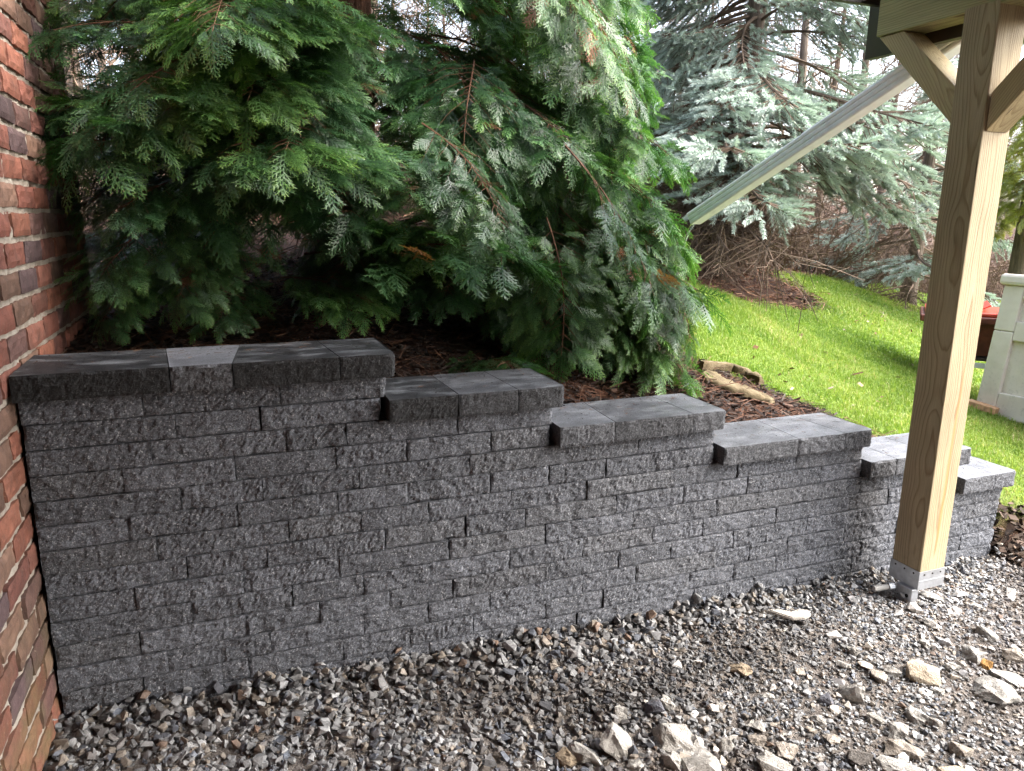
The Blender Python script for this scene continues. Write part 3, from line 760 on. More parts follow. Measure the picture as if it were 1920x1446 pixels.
# the heap against the wall foot
def size3(X, Y, rg, n): return (.024+.010*coarse(X, Y))*np.exp(rg.normal(0, .22, n))
def keep3(X, Y, rg): return (Y > -.30) & (Y < -.008) & (X < 4.1) & (rg.random(len(X)) < smooth(-.30, -.10, Y))
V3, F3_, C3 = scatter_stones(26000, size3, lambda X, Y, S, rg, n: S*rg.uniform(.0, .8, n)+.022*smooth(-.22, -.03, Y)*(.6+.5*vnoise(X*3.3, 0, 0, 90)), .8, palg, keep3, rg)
PALE = np.array([(.52, .49, .45), (.44, .40, .35), (.60, .58, .55), (.38, .33, .27), (.26, .25, .25)])
V4, F4_, C4 = scatter_stones(900, lambda X, Y, rg, n: .040*np.exp(rg.normal(0, .28, n)), lambda X, Y, S, rg, n: S*.12, .35, lambda X, Y, rg, n: PALE[rg.integers(0, 5, n)]*rg.uniform(.8, 1.1, (n, 1)),
    lambda X, Y, rg: (Y < -.15) & (X < 4.6) & (rg.random(len(X)) < smooth(1.1, 2.2, X+.6*smooth(-.5, -1.0, Y))), rg)
V3, F3_, C3 = np.concatenate([V3, V4]), np.concatenate([F3_, F4_+len(V3)]), np.concatenate([C3, C4])
n1, n2 = len(V1), len(V2)
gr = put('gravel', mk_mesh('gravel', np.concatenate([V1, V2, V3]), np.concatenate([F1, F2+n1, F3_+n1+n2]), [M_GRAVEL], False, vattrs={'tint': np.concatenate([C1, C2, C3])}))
stuff(gr); gr['label'] = 'crushed grey and tan gravel covering the ground below the wall'; gr['category'] = 'gravel'

# bigger rocks lying on the gravel: pixel centre, apparent size, kind, label
def ground_hit(px, py):
    d = _f+_r*(px-960)/1376.45-_u*(py-723)/1376.45
    t = 1.0
    for _ in range(4000):
        q = CAM+d*t
        if q[2] <= ground_z(q[0], q[1])+.008: return q, t
        t += .004
    return q, t
def rock(px, py, w, h, mat, label, tone=(1, 1, 1), flat=.62, group=None, seed=0, lump=1.0, angular=False):
    q, t = ground_hit(px, py+h*.32)
    s = w*t/1376.45*1.0
    rgk = np.random.default_rng(1000+seed)
    hp = hull_pts(16, .52, .40, .30, rgk)
    bm = bmesh.new()
    for p in hp: bm.verts.new(p)
    bmesh.ops.convex_hull(bm, input=list(bm.verts)); bmesh.ops.delete(bm, geom=[v for v in bm.verts if not v.link_faces], context='VERTS')
    bmesh.ops.triangulate(bm, faces=list(bm.faces))
    bmesh.ops.subdivide_edges(bm, edges=list(bm.edges), cuts=3, use_grid_fill=True)
    V = np.array([v.co[:] for v in bm.verts]); nrm = V/np.linalg.norm(V, axis=1)[:, None]
    amp = .02 if angular else .075*lump
    d = amp*vnoise(V[:, 0]*4.2, V[:, 1]*4.2, V[:, 2]*4.2+seed, 5)+amp*.55*vnoise(V[:, 0]*10, V[:, 1]*10, V[:, 2]*10+seed, 6)
    V = V+nrm*d[:, None]
    for v, co in zip(bm.verts, V): v.co = co
    hz = max(.30, min(1.15, h/w*1.05))
    a = rgk.uniform(0, 6.28)
    me = bpy.data.meshes.new('rock'); bm.to_mesh(me); bm.free()
    view_az = math.atan2(q[1]-CAM[1], q[0]-CAM[0])-math.pi/2
    me.transform(Matrix.Rotation(view_az, 4, 'Z') @ Matrix.Diagonal((s*.95, s*.95, s*hz*1.1, 1)) @ Matrix.Rotation(rgk.uniform(-.35, .35), 4, 'Y') @ Matrix.Rotation(rgk.choice([0, math.pi])+rgk.uniform(-.5, .5), 4, 'Z'))
    me.materials.append(mat)
    o = put('rock', me, None, loc=(q[0], q[1], q[2]+s*hz*.06), color=tone)
    tag(o, label, 'rock', group)
    return o
G1 = 'pale limestone chunks strewn over the gravel'
LP = 'pale rough limestone chunk strewn on the gravel between wall foot and lower right corner'
ROCKS = [
 (1156, 1377, 76, 84, 0, 'tall pale limestone chunk standing left of the broad triangular slab'),
 (1260, 1363, 96, 68, 0, 'broad triangular pale limestone slab just below the dark charcoal fragment'),
 (1099, 1400, 74, 50, 0, 'whitish limestone chunk beside the porous brown rock near the bottom edge'),
 (1060, 1413, 46, 42, 2, 'porous brown rock, leftmost of the big rocks near the bottom edge'),
 (1226, 1319, 42, 34, 1, 'dark charcoal block fragment lying on top of the pale triangular slab'),
 (1250, 1306, 44, 36, 0, 'small pale limestone chunk directly behind the dark charcoal fragment'), (1167, 1327, 38, 46, 0, 'pale upright limestone chunk left of the dark charcoal fragment'),
 (1320, 1423, 94, 46, 0, 'long pale limestone chunk on the bottom edge right of centre'),
 (1255, 1418, 54, 46, 0, 'pale limestone chunk on the bottom edge below the broad triangular slab'), (1477, 1400, 60, 42, 3, 'greyish blocky rock, upper of two near the bottom edge midway to the post'), (1453, 1428, 70, 42, 0, 'whitish limestone rock on the bottom edge, below a greyish blocky rock'),
 (1388, 1246, 46, 32, 2, 'rounded tan rock alone on fine gravel midway between wall and bottom edge'),
 (1362, 1390, 36, 36, 0, 'pale knobbly chunk between the triangular slab and the greyish blocky rock'), (1297, 1387, 48, 42, 0, 'pale limestone chunk touching the right side of the broad triangular slab'), (1420, 1380, 40, 26, 3, 'low greyish stone just up and left of the greyish blocky rock'), (1417, 1358, 38, 22, 0, 'small flat pale stone above the low greyish stone near the bottom edge'),
 (1729, 1249, 74, 58, 4, 'large angular tan rock with one flat smooth face below the post'),
 (1599, 1286, 54, 58, 0, 'pale lumpy limestone chunk right beside the small dark charcoal fragment'), (1548, 1303, 40, 32, 1, 'small dark charcoal fragment left of a pale lumpy chunk, below the post'),
 (1859, 1282, 94, 56, 0, 'largest whitish limestone rock near the right edge'), (1889, 1254, 66, 54, 0, 'whitish limestone chunk just behind the largest rock at the right edge'),
 (1610, 1409, 58, 46, 5, 'dark grey brown rock near the bottom edge below the post'), (1688, 1431, 98, 46, 0, 'wide white limestone rock cut by the bottom edge below the post'),
 (1695, 1399, 76, 40, 3, 'long greyish rock right behind the wide white rock on the bottom edge'), (1718, 1334, 46, 38, 0, 'white limestone chunk, left of a touching pair below the angular tan rock'), (1747, 1342, 38, 42, 0, 'white limestone chunk, right of a touching pair below the angular tan rock'), (1780, 1438, 66, 26, 4, 'smooth rounded tan stone on the bottom edge at right'),
 (1844, 1180, 48, 30, 0, 'white wedge of limestone lying right of the post, near the right edge'), (1744, 1163, 34, 24, 0, 'small white stone just below and right of the steel post foot'), (1647, 1260, 36, 34, 3, 'grey angular stone a hand to the left of the angular tan rock'), (1673, 1252, 34, 30, 0, 'pale stone squeezed between the grey angular stone and the angular tan rock'), (1599, 1212, 30, 38, 0, 'upright pale stone between the flat sliver and the lumpy chunk below the post'),
 (1680, 1360, 56, 34, 0, 'pale flattish chunk up and left of the long greyish rock near the bottom edge'), (1800, 1394, 48, 42, 3, 'grey pointed rock near the bottom edge right of the long greyish rock'), (1822, 1215, 50, 48, 0, 'crumbling pale chunk left of the orange brown rock near the right edge'), (1785, 1238, 28, 46, 0, 'narrow upright pale stone right of the angular tan rock'), (1904, 1219, 52, 40, 3, 'tan grey chunk cut by the right edge above the largest rock'),
 (1846, 1236, 32, 34, 6, 'crumbly orange brown rock between whitish rocks near the right edge'),
 (1731, 1200, 30, 22, 0, 'small pale stone directly above the angular tan rock'), (1747, 1113, 48, 20, 0, 'flat white stone touching the steel post foot'), (1440, 1300, 26, 18, 0, 'small pale stone alone on fine gravel below the rounded tan rock'), (1530, 1345, 30, 20, 0, 'small pale stone below the small dark charcoal fragment'), (1500, 1255, 24, 18, 3, 'small greyish stone right of the rounded tan rock'),
 (1560, 1380, 36, 22, 3, 'flat greyish stone up and left of the dark grey brown rock'), (1640, 1340, 36, 24, 0, 'small pale chunk above the dark grey brown rock'), (1760, 1290, 26, 20, 0, 'small pale stone just below the right corner of the angular tan rock'), (1580, 1240, 26, 20, 0, 'small pale stone above and left of the pale lumpy chunk'), (1350, 1320, 26, 18, 0, 'small pale stone up and right of the broad triangular slab'), (1010, 1430, 34, 22, 0, 'small pale stone left of the porous brown rock on the bottom edge'), (1190, 1430, 36, 26, 0, 'pale stone on the bottom edge between the tall chunk and the long chunk')]
TONES = {0: (.72, .71, .69), 2: (.55, .45, .33), 3: (.68, .62, .56), 4: (.80, .70, .56), 5: (.34, .32, .31), 6: (.75, .42, .14)}
for n_, (px, py, w, h, k, lab) in enumerate(ROCKS):
    rock(px, py, w, h, M_DARKROCK if k == 1 else M_LIME, lab, TONES.get(k, (1, 1, 1)) if k != 1 else (1, 1, 1), group=G1, seed=n_, angular=k in (1, 4))
# flat pale slab on the gravel
q, t = ground_hit(1480, 1165)
bm = bmesh.new(); pts = [(-.085, .025), (-.05, .0), (.0, -.03), (.05, -.025), (.085, -.005), (.082, .022), (.045, .030), (.01, .012), (-.04, .03)]
bot = [bm.verts.new((x, y, 0)) for x, y in pts]; f = bm.faces.new(bot); r_ = bmesh.ops.extrude_face_region(bm, geom=[f])
for v in [g for g in r_['geom'] if isinstance(g, bmesh.types.BMVert)]: v.co.z += .016
bmesh.ops.recalc_face_normals(bm, faces=bm.faces); bmesh.ops.bevel(bm, geom=list(bm.edges), offset=.0035, segments=2, affect='EDGES')
me = bpy.data.meshes.new('slab'); bm.to_mesh(me); bm.free(); me.materials.append(M_LIME)
me.transform(Matrix.Rotation(-.35, 4, 'Z') @ Matrix.Rotation(.12, 4, 'X'))
tag(put('stone_slab', me, None, loc=(q[0], q[1], q[2]+.022), color=(1.05, 1.0, .95)), 'flat whitish stone sliver with notched edge on gravel left of the post foot', 'stone')

# ------------------------------------------------------------------ curved edging stones in the bed
def edging(pix_pts, wd, th, lean, name, label, seed):
    ctr = np.array([ground_hit(px, py)[0] for px, py in pix_pts])
    tt = np.linspace(0, len(ctr)-1, 25); P = np.stack([np.interp(tt, np.arange(len(ctr)), np.convolve(np.pad(ctr[:, k], 1, 'reflect', reflect_type='odd'), [.25, .5, .25], 'valid')) for k in range(3)], -1)
    P[:, 2] = np.polyval(np.polyfit(tt, P[:, 2], 1), tt)-.012
    prof = [(-.5, 0), (-.5, .55), (-.46, .85), (-.36, 1.0), (.36, 1.0), (.46, .85), (.5, .55), (.5, 0)]
    V = []; m = len(prof)
    for i in range(25):
        d = P[min(24, i+1)]-P[max(0, i-1)]; d[2] = 0; d /= np.linalg.norm(d); nrm = np.array([-d[1], d[0], 0])
        end = min(1, .35+.65*math.sin(math.pi*min(1, (min(i, 24-i)+1)/4)/2)); seam = 1-(.16 if i % 8 == 4 else 0)
        for (a_, h_) in prof:
            j = .005*float(vnoise(i*.8, a_*4+h_*5, seed, 3))
            V.append(P[i]+nrm*(a_*wd*end*seam+lean*h_*th+j)+np.array([0, 0, h_*th*seam*(.8+.2*end)+j]))
    F = [(i*m+k, i*m+k+1, (i+1)*m+k+1, (i+1)*m+k) for i in range(24) for k in range(m-1)]
    V = np.array(V); c0 = P.mean(0); mb = MB(); mb.add(V-c0, (), F)
    mb.add(V[:m]-c0, [(0, k, k+1) for k in range(1, m-1)]); mb.add(V[-m:]-c0, [(0, k+1, k) for k in range(1, m-1)])
    o = mb.build(name, M_EDGE, None, True); o.location = tuple(c0); o.color = (.42, .37, .29, 1)
    return tag(o, label, 'edging stone')
edging([(1322, 702), (1345, 716), (1380, 730), (1415, 741), (1444, 748)], .20, .034, 0.0, 'edging_stone', 'pale curved concrete edging stone lying flat in the mulch, nearer the wall', 3)
edging([(1308, 694), (1330, 690), (1365, 692), (1402, 705), (1430, 722)], .065, .062, -.35, 'edging_stone', 'mossy curved concrete edging stone tipped up along the lawn edge', 8)

# ------------------------------------------------------------------ storage box, offcut and red cart on the lawn
sx, sy = 5.70, 1.385; sz = float(ground_z(sx, sy))-.05
box = empty('storage_box', (sx, sy, sz), 'weathered beige plastic storage box with recessed panels standing on the lawn', 'storage box', rotz=.10)
W_, Dp, Hh = 1.25, .62, 1.03
def bx(name, lo, hi, bev=.008, mat=None):
    mb = MB(); mb.box(lo, hi, bev)
    return mb.build(name, mat or M_PLASTIC, box)
o = bx('body', (.032, -W_+.032, .01), (Dp, -.032, Hh-.08), .01)
for nm, lo, hi in [('stile', (0, -.14, 0), (.05, 0, .62)), ('stile', (0, -.14, .6225), (.05, 0, Hh-.082)), ('stile', (0, -W_, 0), (.05, -W_+.14, Hh-.082)),
                   ('rail', (.003, -W_+.1405, .0), (.05, -.1405, .18)), ('rail', (.003, -W_+.1405, .56), (.05, -.1405, .70)), ('rail', (.003, -W_+.1405, Hh-.17), (.05, -.1405, Hh-.082)),
                   ('stile', (.006, -W_/2-.05, .1805), (.05, -W_/2+.05, .5595)), ('stile', (.006, -W_/2-.05, .7005), (.05, -W_/2+.05, Hh-.1705))]:
    bx(nm, lo, hi)
bx('lid', (-.03, -W_-.03, Hh-.08), (Dp+.03, .03, Hh), .022)
box.rotation_euler = (0, math.radians(8.5), .10)
ob = MB(); ob.box((-.06, -.10, 0), (.06, .10, .045), .004); o = ob.build('timber_offcut', simple('cut_pine', (.42, .24, .12), .7, var=.4, vs=30)); o.location = (5.66, 1.30, float(ground_z(5.66, 1.30))+.005); o.rotation_euler = (.15, .1, .35)
tag(o, 'splintered orange timber offcut under the corner of the beige storage box', 'timber offcut')
cx_, cy_ = 6.20, 1.86; cz_ = float(ground_z(cx_, cy_))-.06
cart = empty('red_cart', (cx_, cy_, cz_), 'red topped cart with white legs half hidden behind the timber post', 'cart', rotz=-.86)
def cb(name, lo, hi, mat, bev=.006):
    mb = MB(); mb.box(lo, hi, bev); return mb.build(name, mat, cart)
cb('top_panel', (-.36, -.28, .655), (.46, .28, .685), M_RED, .01); cb('rim', (-.39, -.31, .60), (.49, .31, .6545), M_RUST, .012)
mb = MB(); t0, t1 = [(-.30, -.24), (.40, -.24), (.40, .24), (-.30, .24)], [(-.22, -.19), (.33, -.19), (.33, .19), (-.22, .19)]
mb.add([(x, y, .60) for x, y in t0]+[(x, y, .34) for x, y in t1], (), [(0, 1, 2, 3), (7, 6, 5, 4), (0, 4, 5, 1), (1, 5, 6, 2), (2, 6, 7, 3), (3, 7, 4, 0)]); mb.build('bin', M_RUST, cart)
cb('under_shelf', (-.25, -.21, .30), (.36, .21, .325), M_BROWN, .004); cb('cross_bar', (-.30, -.235, .245), (.42, -.205, .285), M_WHITE, .005)
for lx in (-.24, .36):
    for ly in (-.20, .20):
        mb = MB(); mb.tube([(lx, ly, .30), (lx*1.12, ly*1.18, -.02)], .019, 8); mb.build('leg', M_WHITE, cart, True)
mb = MB(); mb.box((.30, -.20, .70), (.46, .20, .71), .002); o = mb.build('raised_flap', M_RED, cart); o.rotation_euler = (0, -.5, 0); o.location = (.02, 0, -.10)

# ------------------------------------------------------------------ mulch chips, needles, fallen leaves, grass
rg = np.random.default_rng(23)
def chips(N, L, wv, cols, xr, yr, keep, zoff, tilt, rg):
    X = rg.uniform(*xr, N); Y = rg.uniform(*yr, N); ok = keep(X, Y); X, Y = X[ok], Y[ok]; Z = ground_z(X, Y)
    v = in_view(X, Y, Z, .12); X, Y, Z = X[v], Y[v], Z[v]; n = len(X)
    l = L*np.exp(rg.normal(0, .4, n)); w = wv*np.exp(rg.normal(0, .3, n)); a = rg.uniform(0, 6.283, n); ti = rg.normal(0, tilt, n); ro = rg.normal(0, .5, n)
    dx = np.stack([np.cos(a)*np.cos(ti), np.sin(a)*np.cos(ti), np.sin(ti)], -1); dy = np.stack([-np.sin(a)*np.cos(ro), np.cos(a)*np.cos(ro), np.sin(ro)], -1)
    c = np.stack([X, Y, Z+zoff*rg.random(n)+np.abs(np.sin(ti))*l*.4], -1)
    P = [c-dx*(l/2)[:, None]-dy*(w/2)[:, None], c+dx*(l/2)[:, None]-dy*(w/3)[:, None], c+dx*(l/2.2)[:, None]+dy*(w/2)[:, None], c-dx*(l/2.1)[:, None]+dy*(w/2.5)[:, None]]
    V = np.stack(P, 1).reshape(-1, 3); C = np.array(cols)[rg.integers(0, len(cols), n)]*rg.uniform(.6, 1.35, (n, 1))
    return V, np.arange(4*n).reshape(-1, 4), np.repeat(C, 4, 0)
def lawn_at(X, Y): return masks(X, Y)[0]
def bed(X, Y): return (Y > np.where(X < 4.1, .22, .0)) & (lawn_at(X, Y) < .45)
MC = [(.018, .011, .009), (.028, .016, .012), (.011, .007, .006), (.042, .025, .018), (.065, .034, .022), (.05, .040, .032)]
a = chips(34000, .030, .010, MC, (0, 4.4), (.22, 3.0), bed, .015, .25, rg)
b = chips(6500, .11, .0035, [(.10, .045, .025), (.13, .062, .034), (.06, .028, .018)], (0, 4.2), (.25, 3.0), bed, .025, .2, rg)
c = chips(9000, .10, .010, [(.16, .075, .04), (.10, .05, .03), (.21, .12, .07)], (2.5, 8), (2.2, 7), bed, .02, .2, rg)
d_ = chips(2600, .035, .03, [(.035, .022, .015), (.06, .038, .026), (.09, .06, .04)], (4.05, 5.6), (-.35, .40), lambda X, Y: (lawn_at(X, Y) < .5) & (Y > -.25), .03, .5, rg)
def cat(parts):
    V, F, C, o = [], [], [], 0
    for v, f, t in parts: V.append(v); F.append(f+o); C.append(t); o += len(v)
    return np.concatenate(V), np.concatenate(F), np.concatenate(C)
V, F, C = cat([a, b, c, d_])
mo = put('mulch', mk_mesh('mulch', V, F, [M_MULCH], False, vattrs={'tint': C})); stuff(mo); mo['label'] = 'dark brown bark mulch and reddish needles under the trees'; mo['category'] = 'mulch'
lv = chips(380, .032, .024, [(.20, .12, .07), (.27, .19, .12), (.16, .08, .04), (.30, .25, .19)], (3, 9), (.2, 7), lambda X, Y: lawn_at(X, Y) > .5, .03, .35, rg)
lo = put('fallen_leaves', mk_mesh('fallen_leaves', lv[0], lv[1], [M_MULCH], False, vattrs={'tint': lv[2]})); stuff(lo); lo['label'] = 'dry tan leaves scattered over the lawn'; lo['category'] = 'leaves'
def grass(N, xr, yr, hgt, wid, rg):
    X = rg.uniform(*xr, N); Y = rg.uniform(*yr, N); ok = rg.random(N) < lawn_at(X, Y); X, Y = X[ok], Y[ok]; Z = ground_z(X, Y)
    v = in_view(X, Y, Z, .06); X, Y, Z = X[v], Y[v], Z[v]; n = len(X)
    h = hgt*np.exp(rg.normal(0, .3, n))*(1+.35*vnoise(X*3, Y*3, 0, 5)); a = rg.uniform(0, 6.283, n); le = rg.uniform(.1, .9, n); w = wid*rg.uniform(.7, 1.3, n)
    s = np.stack([-np.sin(a), np.cos(a), 0*a], -1)*w[:, None]/2; d = np.stack([np.cos(a), np.sin(a), 0*a], -1)
    b0 = np.stack([X, Y, Z-.004], -1); m = b0+d*(h*le*.25)[:, None]+np.array([0, 0, 1])*(h*.6)[:, None]; tp = b0+d*(h*le*.8)[:, None]+np.array([0, 0, 1])*(h*(1-.35*le))[:, None]
    V = np.stack([b0-s, b0+s, m+s*.8, m-s*.8, tp], 1).reshape(-1, 3); o5 = (np.arange(n)*5)[:, None]
    tint = np.clip(.45+.26*vnoise(X*1.3, Y*1.3, 0, 6)+.2*vnoise(X*5, Y*5, 0, 8)+rg.normal(0, .16, n)+(rg.random(n) < .06)*.45, 0, 1)
    return V, o5+np.array([[0, 1, 2, 3]]), o5+np.array([[3, 2, 4]]), np.repeat(tint, 5)
P1 = grass(130000, (2.8, 6.2), (-.1, 3.2), .026, .0042, rg); P2 = grass(150000, (3.0, 10.5), (0, 8.0), .030, .007, rg); P3 = grass(90000, (5.5, 15), (2, 11), .034, .012, rg)
V, Q, T, K, o = [], [], [], [], 0
for P_ in (P1, P2, P3):
    V.append(P_[0]); Q.append(P_[1]+o); T.append(P_[2]+o); K.append(P_[3]); o += len(P_[0])
go = put('grass', mk_mesh('grass', np.concatenate(V), [np.concatenate(Q), np.concatenate(T)], [M_GRASS], False, vattrs={'tint': np.concatenate(K)}))
stuff(go); go['label'] = 'short bright green lawn grass on the slope behind the wall'; go['category'] = 'grass'

# grit, bits of bark and needles that have dropped onto the caps
def cap_litter(rg):
    Vs, Fs, Cs, o = [], [], [], 0
    for lev, fj, bj, tones, yb in CAPS:
        z = TOP-lev*H+.0015; n = int(150*(fj[-1]-fj[0]))
        X = rg.uniform(fj[0]+.02, fj[-1]-.03, n); Y = -.03+(yb+.02)*rg.random(n)**.55; a = rg.uniform(0, 6.283, n)
        nd = rg.random(n) < .35; l = np.where(nd, .022, .0055)*np.exp(rg.normal(0, .4, n)); w = np.where(nd, .0014, .0040)*np.exp(rg.normal(0, .3, n))
        dx = np.stack([np.cos(a), np.sin(a), 0*a], -1)*(l/2)[:, None]; dy = np.stack([-np.sin(a), np.cos(a), 0*a], -1)*(w/2)[:, None]; c = np.stack([X, Y, z+.002*rg.random(n)], -1)
        Vs.append(np.stack([c-dx-dy, c+dx-dy*.6, c+dx*.9+dy, c-dx+dy*.8+[0, 0, .001]], 1).reshape(-1, 3)); Fs.append(np.arange(4*n).reshape(-1, 4)+o); o += 4*n
        col = np.where(nd[:, None], np.array([.14, .07, .035]), np.array([.022, .016, .012]))*rg.uniform(.6, 1.4, (n, 1)); Cs.append(np.repeat(col, 4, 0))
    return np.concatenate(Vs), np.concatenate(Fs), np.concatenate(Cs)
V, F, C = cap_litter(rg)
co = put('cap_litter', mk_mesh('cap_litter', V, F, [M_MULCH], False, vattrs={'tint': C})); stuff(co); co['label'] = 'specks of bark and needles fallen on the wall caps'; co['category'] = 'litter'

# ------------------------------------------------------------------ foliage building blocks
def frame(d, up=(0, 0, 1), roll=0.0):
    x = np.asarray(d, float); x = x/np.linalg.norm(x); u = np.asarray(up, float)
    y = np.cross(u, x); y /= (np.linalg.norm(y)+1e-9); z = np.cross(x, y)
    c, s = math.cos(roll), math.sin(roll)
    return np.stack([x, y*c+z*s, z*c-y*s], 1)           # columns
def frond(L, rng, npair=11, droop=.30):
    """flat feathery cypress spray along +x"""
    T, K = [], []
    def rach(s): return np.array([L*s*(1-.10*s), 0, -droop*L*s*s])
    w0 = .0034
    for s0, s1 in ((0, .33), (.33, .66), (.66, 1.0)):
        a, b = rach(s0), rach(s1); ww = w0*(1.15-s0); wq = w0*(1.15-s1)
        T += [[a+[0, -ww, 0], a+[0, ww, 0], b+[0, wq, 0]], [a+[0, -ww, 0], b+[0, wq, 0], b+[0, -wq, 0]]]; K += [[s0*.5]*3]*2
    for i in range(npair*2):
        s = .06+.90*(i+.5)/(npair*2); sd_ = 1 if i % 2 else -1
        o = rach(s); bl = L*(.40*(1-s)**.75+.05)*rng.uniform(.8, 1.15)*min(1, .45+s*2.5)
        an = math.radians(52-16*s+rng.normal(0, 5)); fold = rng.normal(-.10, .16)
        d = np.array([math.cos(an), sd_*math.sin(an)*math.cos(fold), math.sin(fold)*.8-droop*s*1.2]); d /= np.linalg.norm(d)
        n_ = np.array([.15, 0, 1.0]); lat = np.cross(n_, d); lat /= np.linalg.norm(lat)
        dq = droop*.8*bl
        tipp = o+d*bl-np.array([0, 0, dq]); mid = o+d*bl*.5-np.array([0, 0, dq*.25])
        w = .0034
        T += [[o-lat*w, o+lat*w, mid+lat*w*.9], [o-lat*w, mid+lat*w*.9, mid-lat*w*.9], [mid-lat*w*.9, mid+lat*w*.9, tipp]]
        K += [[s*.5, s*.5, s*.5+.15]]*2+[[s*.5+.15, s*.5+.15, 1.0]]
        nl = max(3, int(bl/.0105))
        for j in range(nl):
            t = (j+.4)/nl*.92+.05; q = o+d*bl*t-np.array([0, 0, dq*t*t]); sj = 1 if j % 2 else -1
            ll = (.34*bl*(1-t)**.8+.009)*rng.uniform(.8, 1.2)
            e = d*.80+lat*sj*.62+np.array([0, 0, rng.normal(0, .10)-.12*t]); e /= np.linalg.norm(e)
            ws = d*.0046
            T.append([q-ws, q+ws, q+e*ll]); K.append([s*.5+.2*t, s*.5+.2*t, min(1.0, .45+.5*s+.35*t)])
    return np.array(T), np.array(K)
fr = np.random.default_rng(5)
FRONDS = [frond(.23+.02*(i % 3), fr, 8 + (i % 4), .08+.08*(i % 4)) for i in range(9)]
def cyp_bough(L, rng, droop=.36, dens=1.0):
    T, K, W = [], [], MB()
    ph = rng.uniform(0, 6)
    ax = lambda s: np.array([L*s*(1-.12*s), .05*L*math.sin(3*s+ph), L*(.10*s-droop*s*s)])
    def addf(o, d, roll, sc):
        tt, kk = FRONDS[rng.integers(0, len(FRONDS))]; R = frame(d, roll=roll)*sc
        T.append(tt@R.T+o); K.append(np.ones_like(kk) if rng.random() < .018 else np.minimum(kk, 1)*.9)
    pts = [ax(s) for s in np.linspace(0, 1, 8)]
    W.tube(pts, np.linspace(.0055, .0015, 8)*L, 4, False)
    n = int(13*dens)
    for i in range(n):
        s = .08+.88*(i+rng.uniform(.2, .8))/n
        o = ax(s); tan = ax(min(1, s+.03))-ax(s-.03); tan /= np.linalg.norm(tan)
        for sd_ in (1, -1):
            an = math.radians(rng.uniform(38, 66)); lat = np.cross([0, 0, 1], tan); lat /= np.linalg.norm(lat)
            d = tan*math.cos(an)+lat*sd_*math.sin(an)+np.array([0, 0, rng.normal(.02, .12)]); d /= np.linalg.norm(d)
            bl = L*(.34*(1-s)+.09)*rng.uniform(.75, 1.2); dr = .35*bl
            f = lambda t: o+d*bl*t-np.array([0, 0, dr*t*t])
            W.tube([f(0), f(.5), f(1)], [.0024*L, .0018*L, .001*L], 3, False)
            k = max(1, int(round(bl/.13)))
            for j in range(k):
                t = (j+.5)/k
                for s2 in ((1, -1) if rng.random() < .5 else (rng.choice([1, -1]),)):
                    dd = d*.75+lat*s2*.35+tan*.30*(-s2*sd_)+np.array([0, 0, -.04-.24*t+rng.normal(0, .16)])
                    addf(f(t), dd, rng.normal(0, .32), rng.uniform(.45, 1.0))
            addf(f(1), d+np.array([0, 0, -.20+rng.normal(0, .18)]), rng.normal(0, .25), rng.uniform(.75, 1.1))
    addf(ax(1), ax(1)-ax(.93)+np.array([0, 0, -.02]), rng.normal(0, .2), 1.05); addf(ax(.95), ax(1)-ax(.9)+np.array([.0, .03, .0]), .3, .9)
    T = np.concatenate(T); K = np.concatenate(K)
    V = T.reshape(-1, 3); nT = len(T); wv = np.concatenate(W.V); wf = np.concatenate(W.F4)+len(V)
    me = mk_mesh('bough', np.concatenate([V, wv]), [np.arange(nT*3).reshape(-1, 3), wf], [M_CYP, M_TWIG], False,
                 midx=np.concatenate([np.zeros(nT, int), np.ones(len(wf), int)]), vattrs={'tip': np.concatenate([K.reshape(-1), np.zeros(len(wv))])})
    return me
BOUGH = [cyp_bough(1.0, fr, d) for d in (.15, .25, .34, .20)]
WEEP = [cyp_bough(1.0, fr, d) for d in (.48, .60)]

# ------------------------------------------------------------------ the big cypress
TX, TY = 1.27, 2.25; TZ = float(ground_z(TX, TY))
cyp = empty('cypress_tree', (TX, TY, TZ), 'large dark green cypress with drooping feathery boughs behind the block wall', 'tree')
def trunk_mesh(name, pts, rad, mat, n=14, flute=.12, seed=0):
    pts = np.asarray(pts, float); V = []
    for i, p in enumerate(pts):
        t = np.arange(n)*2*math.pi/n
        r = rad[i]*(1+flute*vnoise(np.cos(t)*2.2+seed, np.sin(t)*2.2, i*.25, seed))
        V.append(np.stack([p[0]+r*np.cos(t), p[1]+r*np.sin(t), np.full(n, p[2])], -1))
    V = np.concatenate(V); F = [(i*n+k, i*n+(k+1) % n, (i+1)*n+(k+1) % n, (i+1)*n+k) for i in range(len(pts)-1) for k in range(n)]
    return mk_mesh(name, V, np.array(F), [mat], True)
zz = np.linspace(-.15, 8.2, 30)
put('trunk', trunk_mesh('trunk', [(.04*math.sin(z*.9), .03*math.cos(z*1.3), z) for z in zz], .17*(1-zz/9.5)+.10*np.exp(-(zz+.15)/.25), M_BARK, seed=2), cyp)
rgc = np.random.default_rng(31)
def reach(az, z):
    """crown radius at a world height z: wide skirt, squeezed by the house at -X"""
    h = z-TZ
    r = 1.78-.085*max(0, h-.8)-.45*smooth(1.5, 2.6, h)-.02*max(0, h-2.5)**1.5
    dx, dy = math.cos(az), math.sin(az)
    r *= 1+.08*math.sin(3*az+1.3)+.06*math.sin(5*az+z*2)
    if dx < 0: r = min(r, (TX-.12)/max(1e-3, -dx))
    if dx > .5: r *= 1.06
    if dy < 0: r = min(r, (TY-.42)/max(1e-3, -dy)) if z < 1.9 else r
    return max(.35, r)
nb = 0
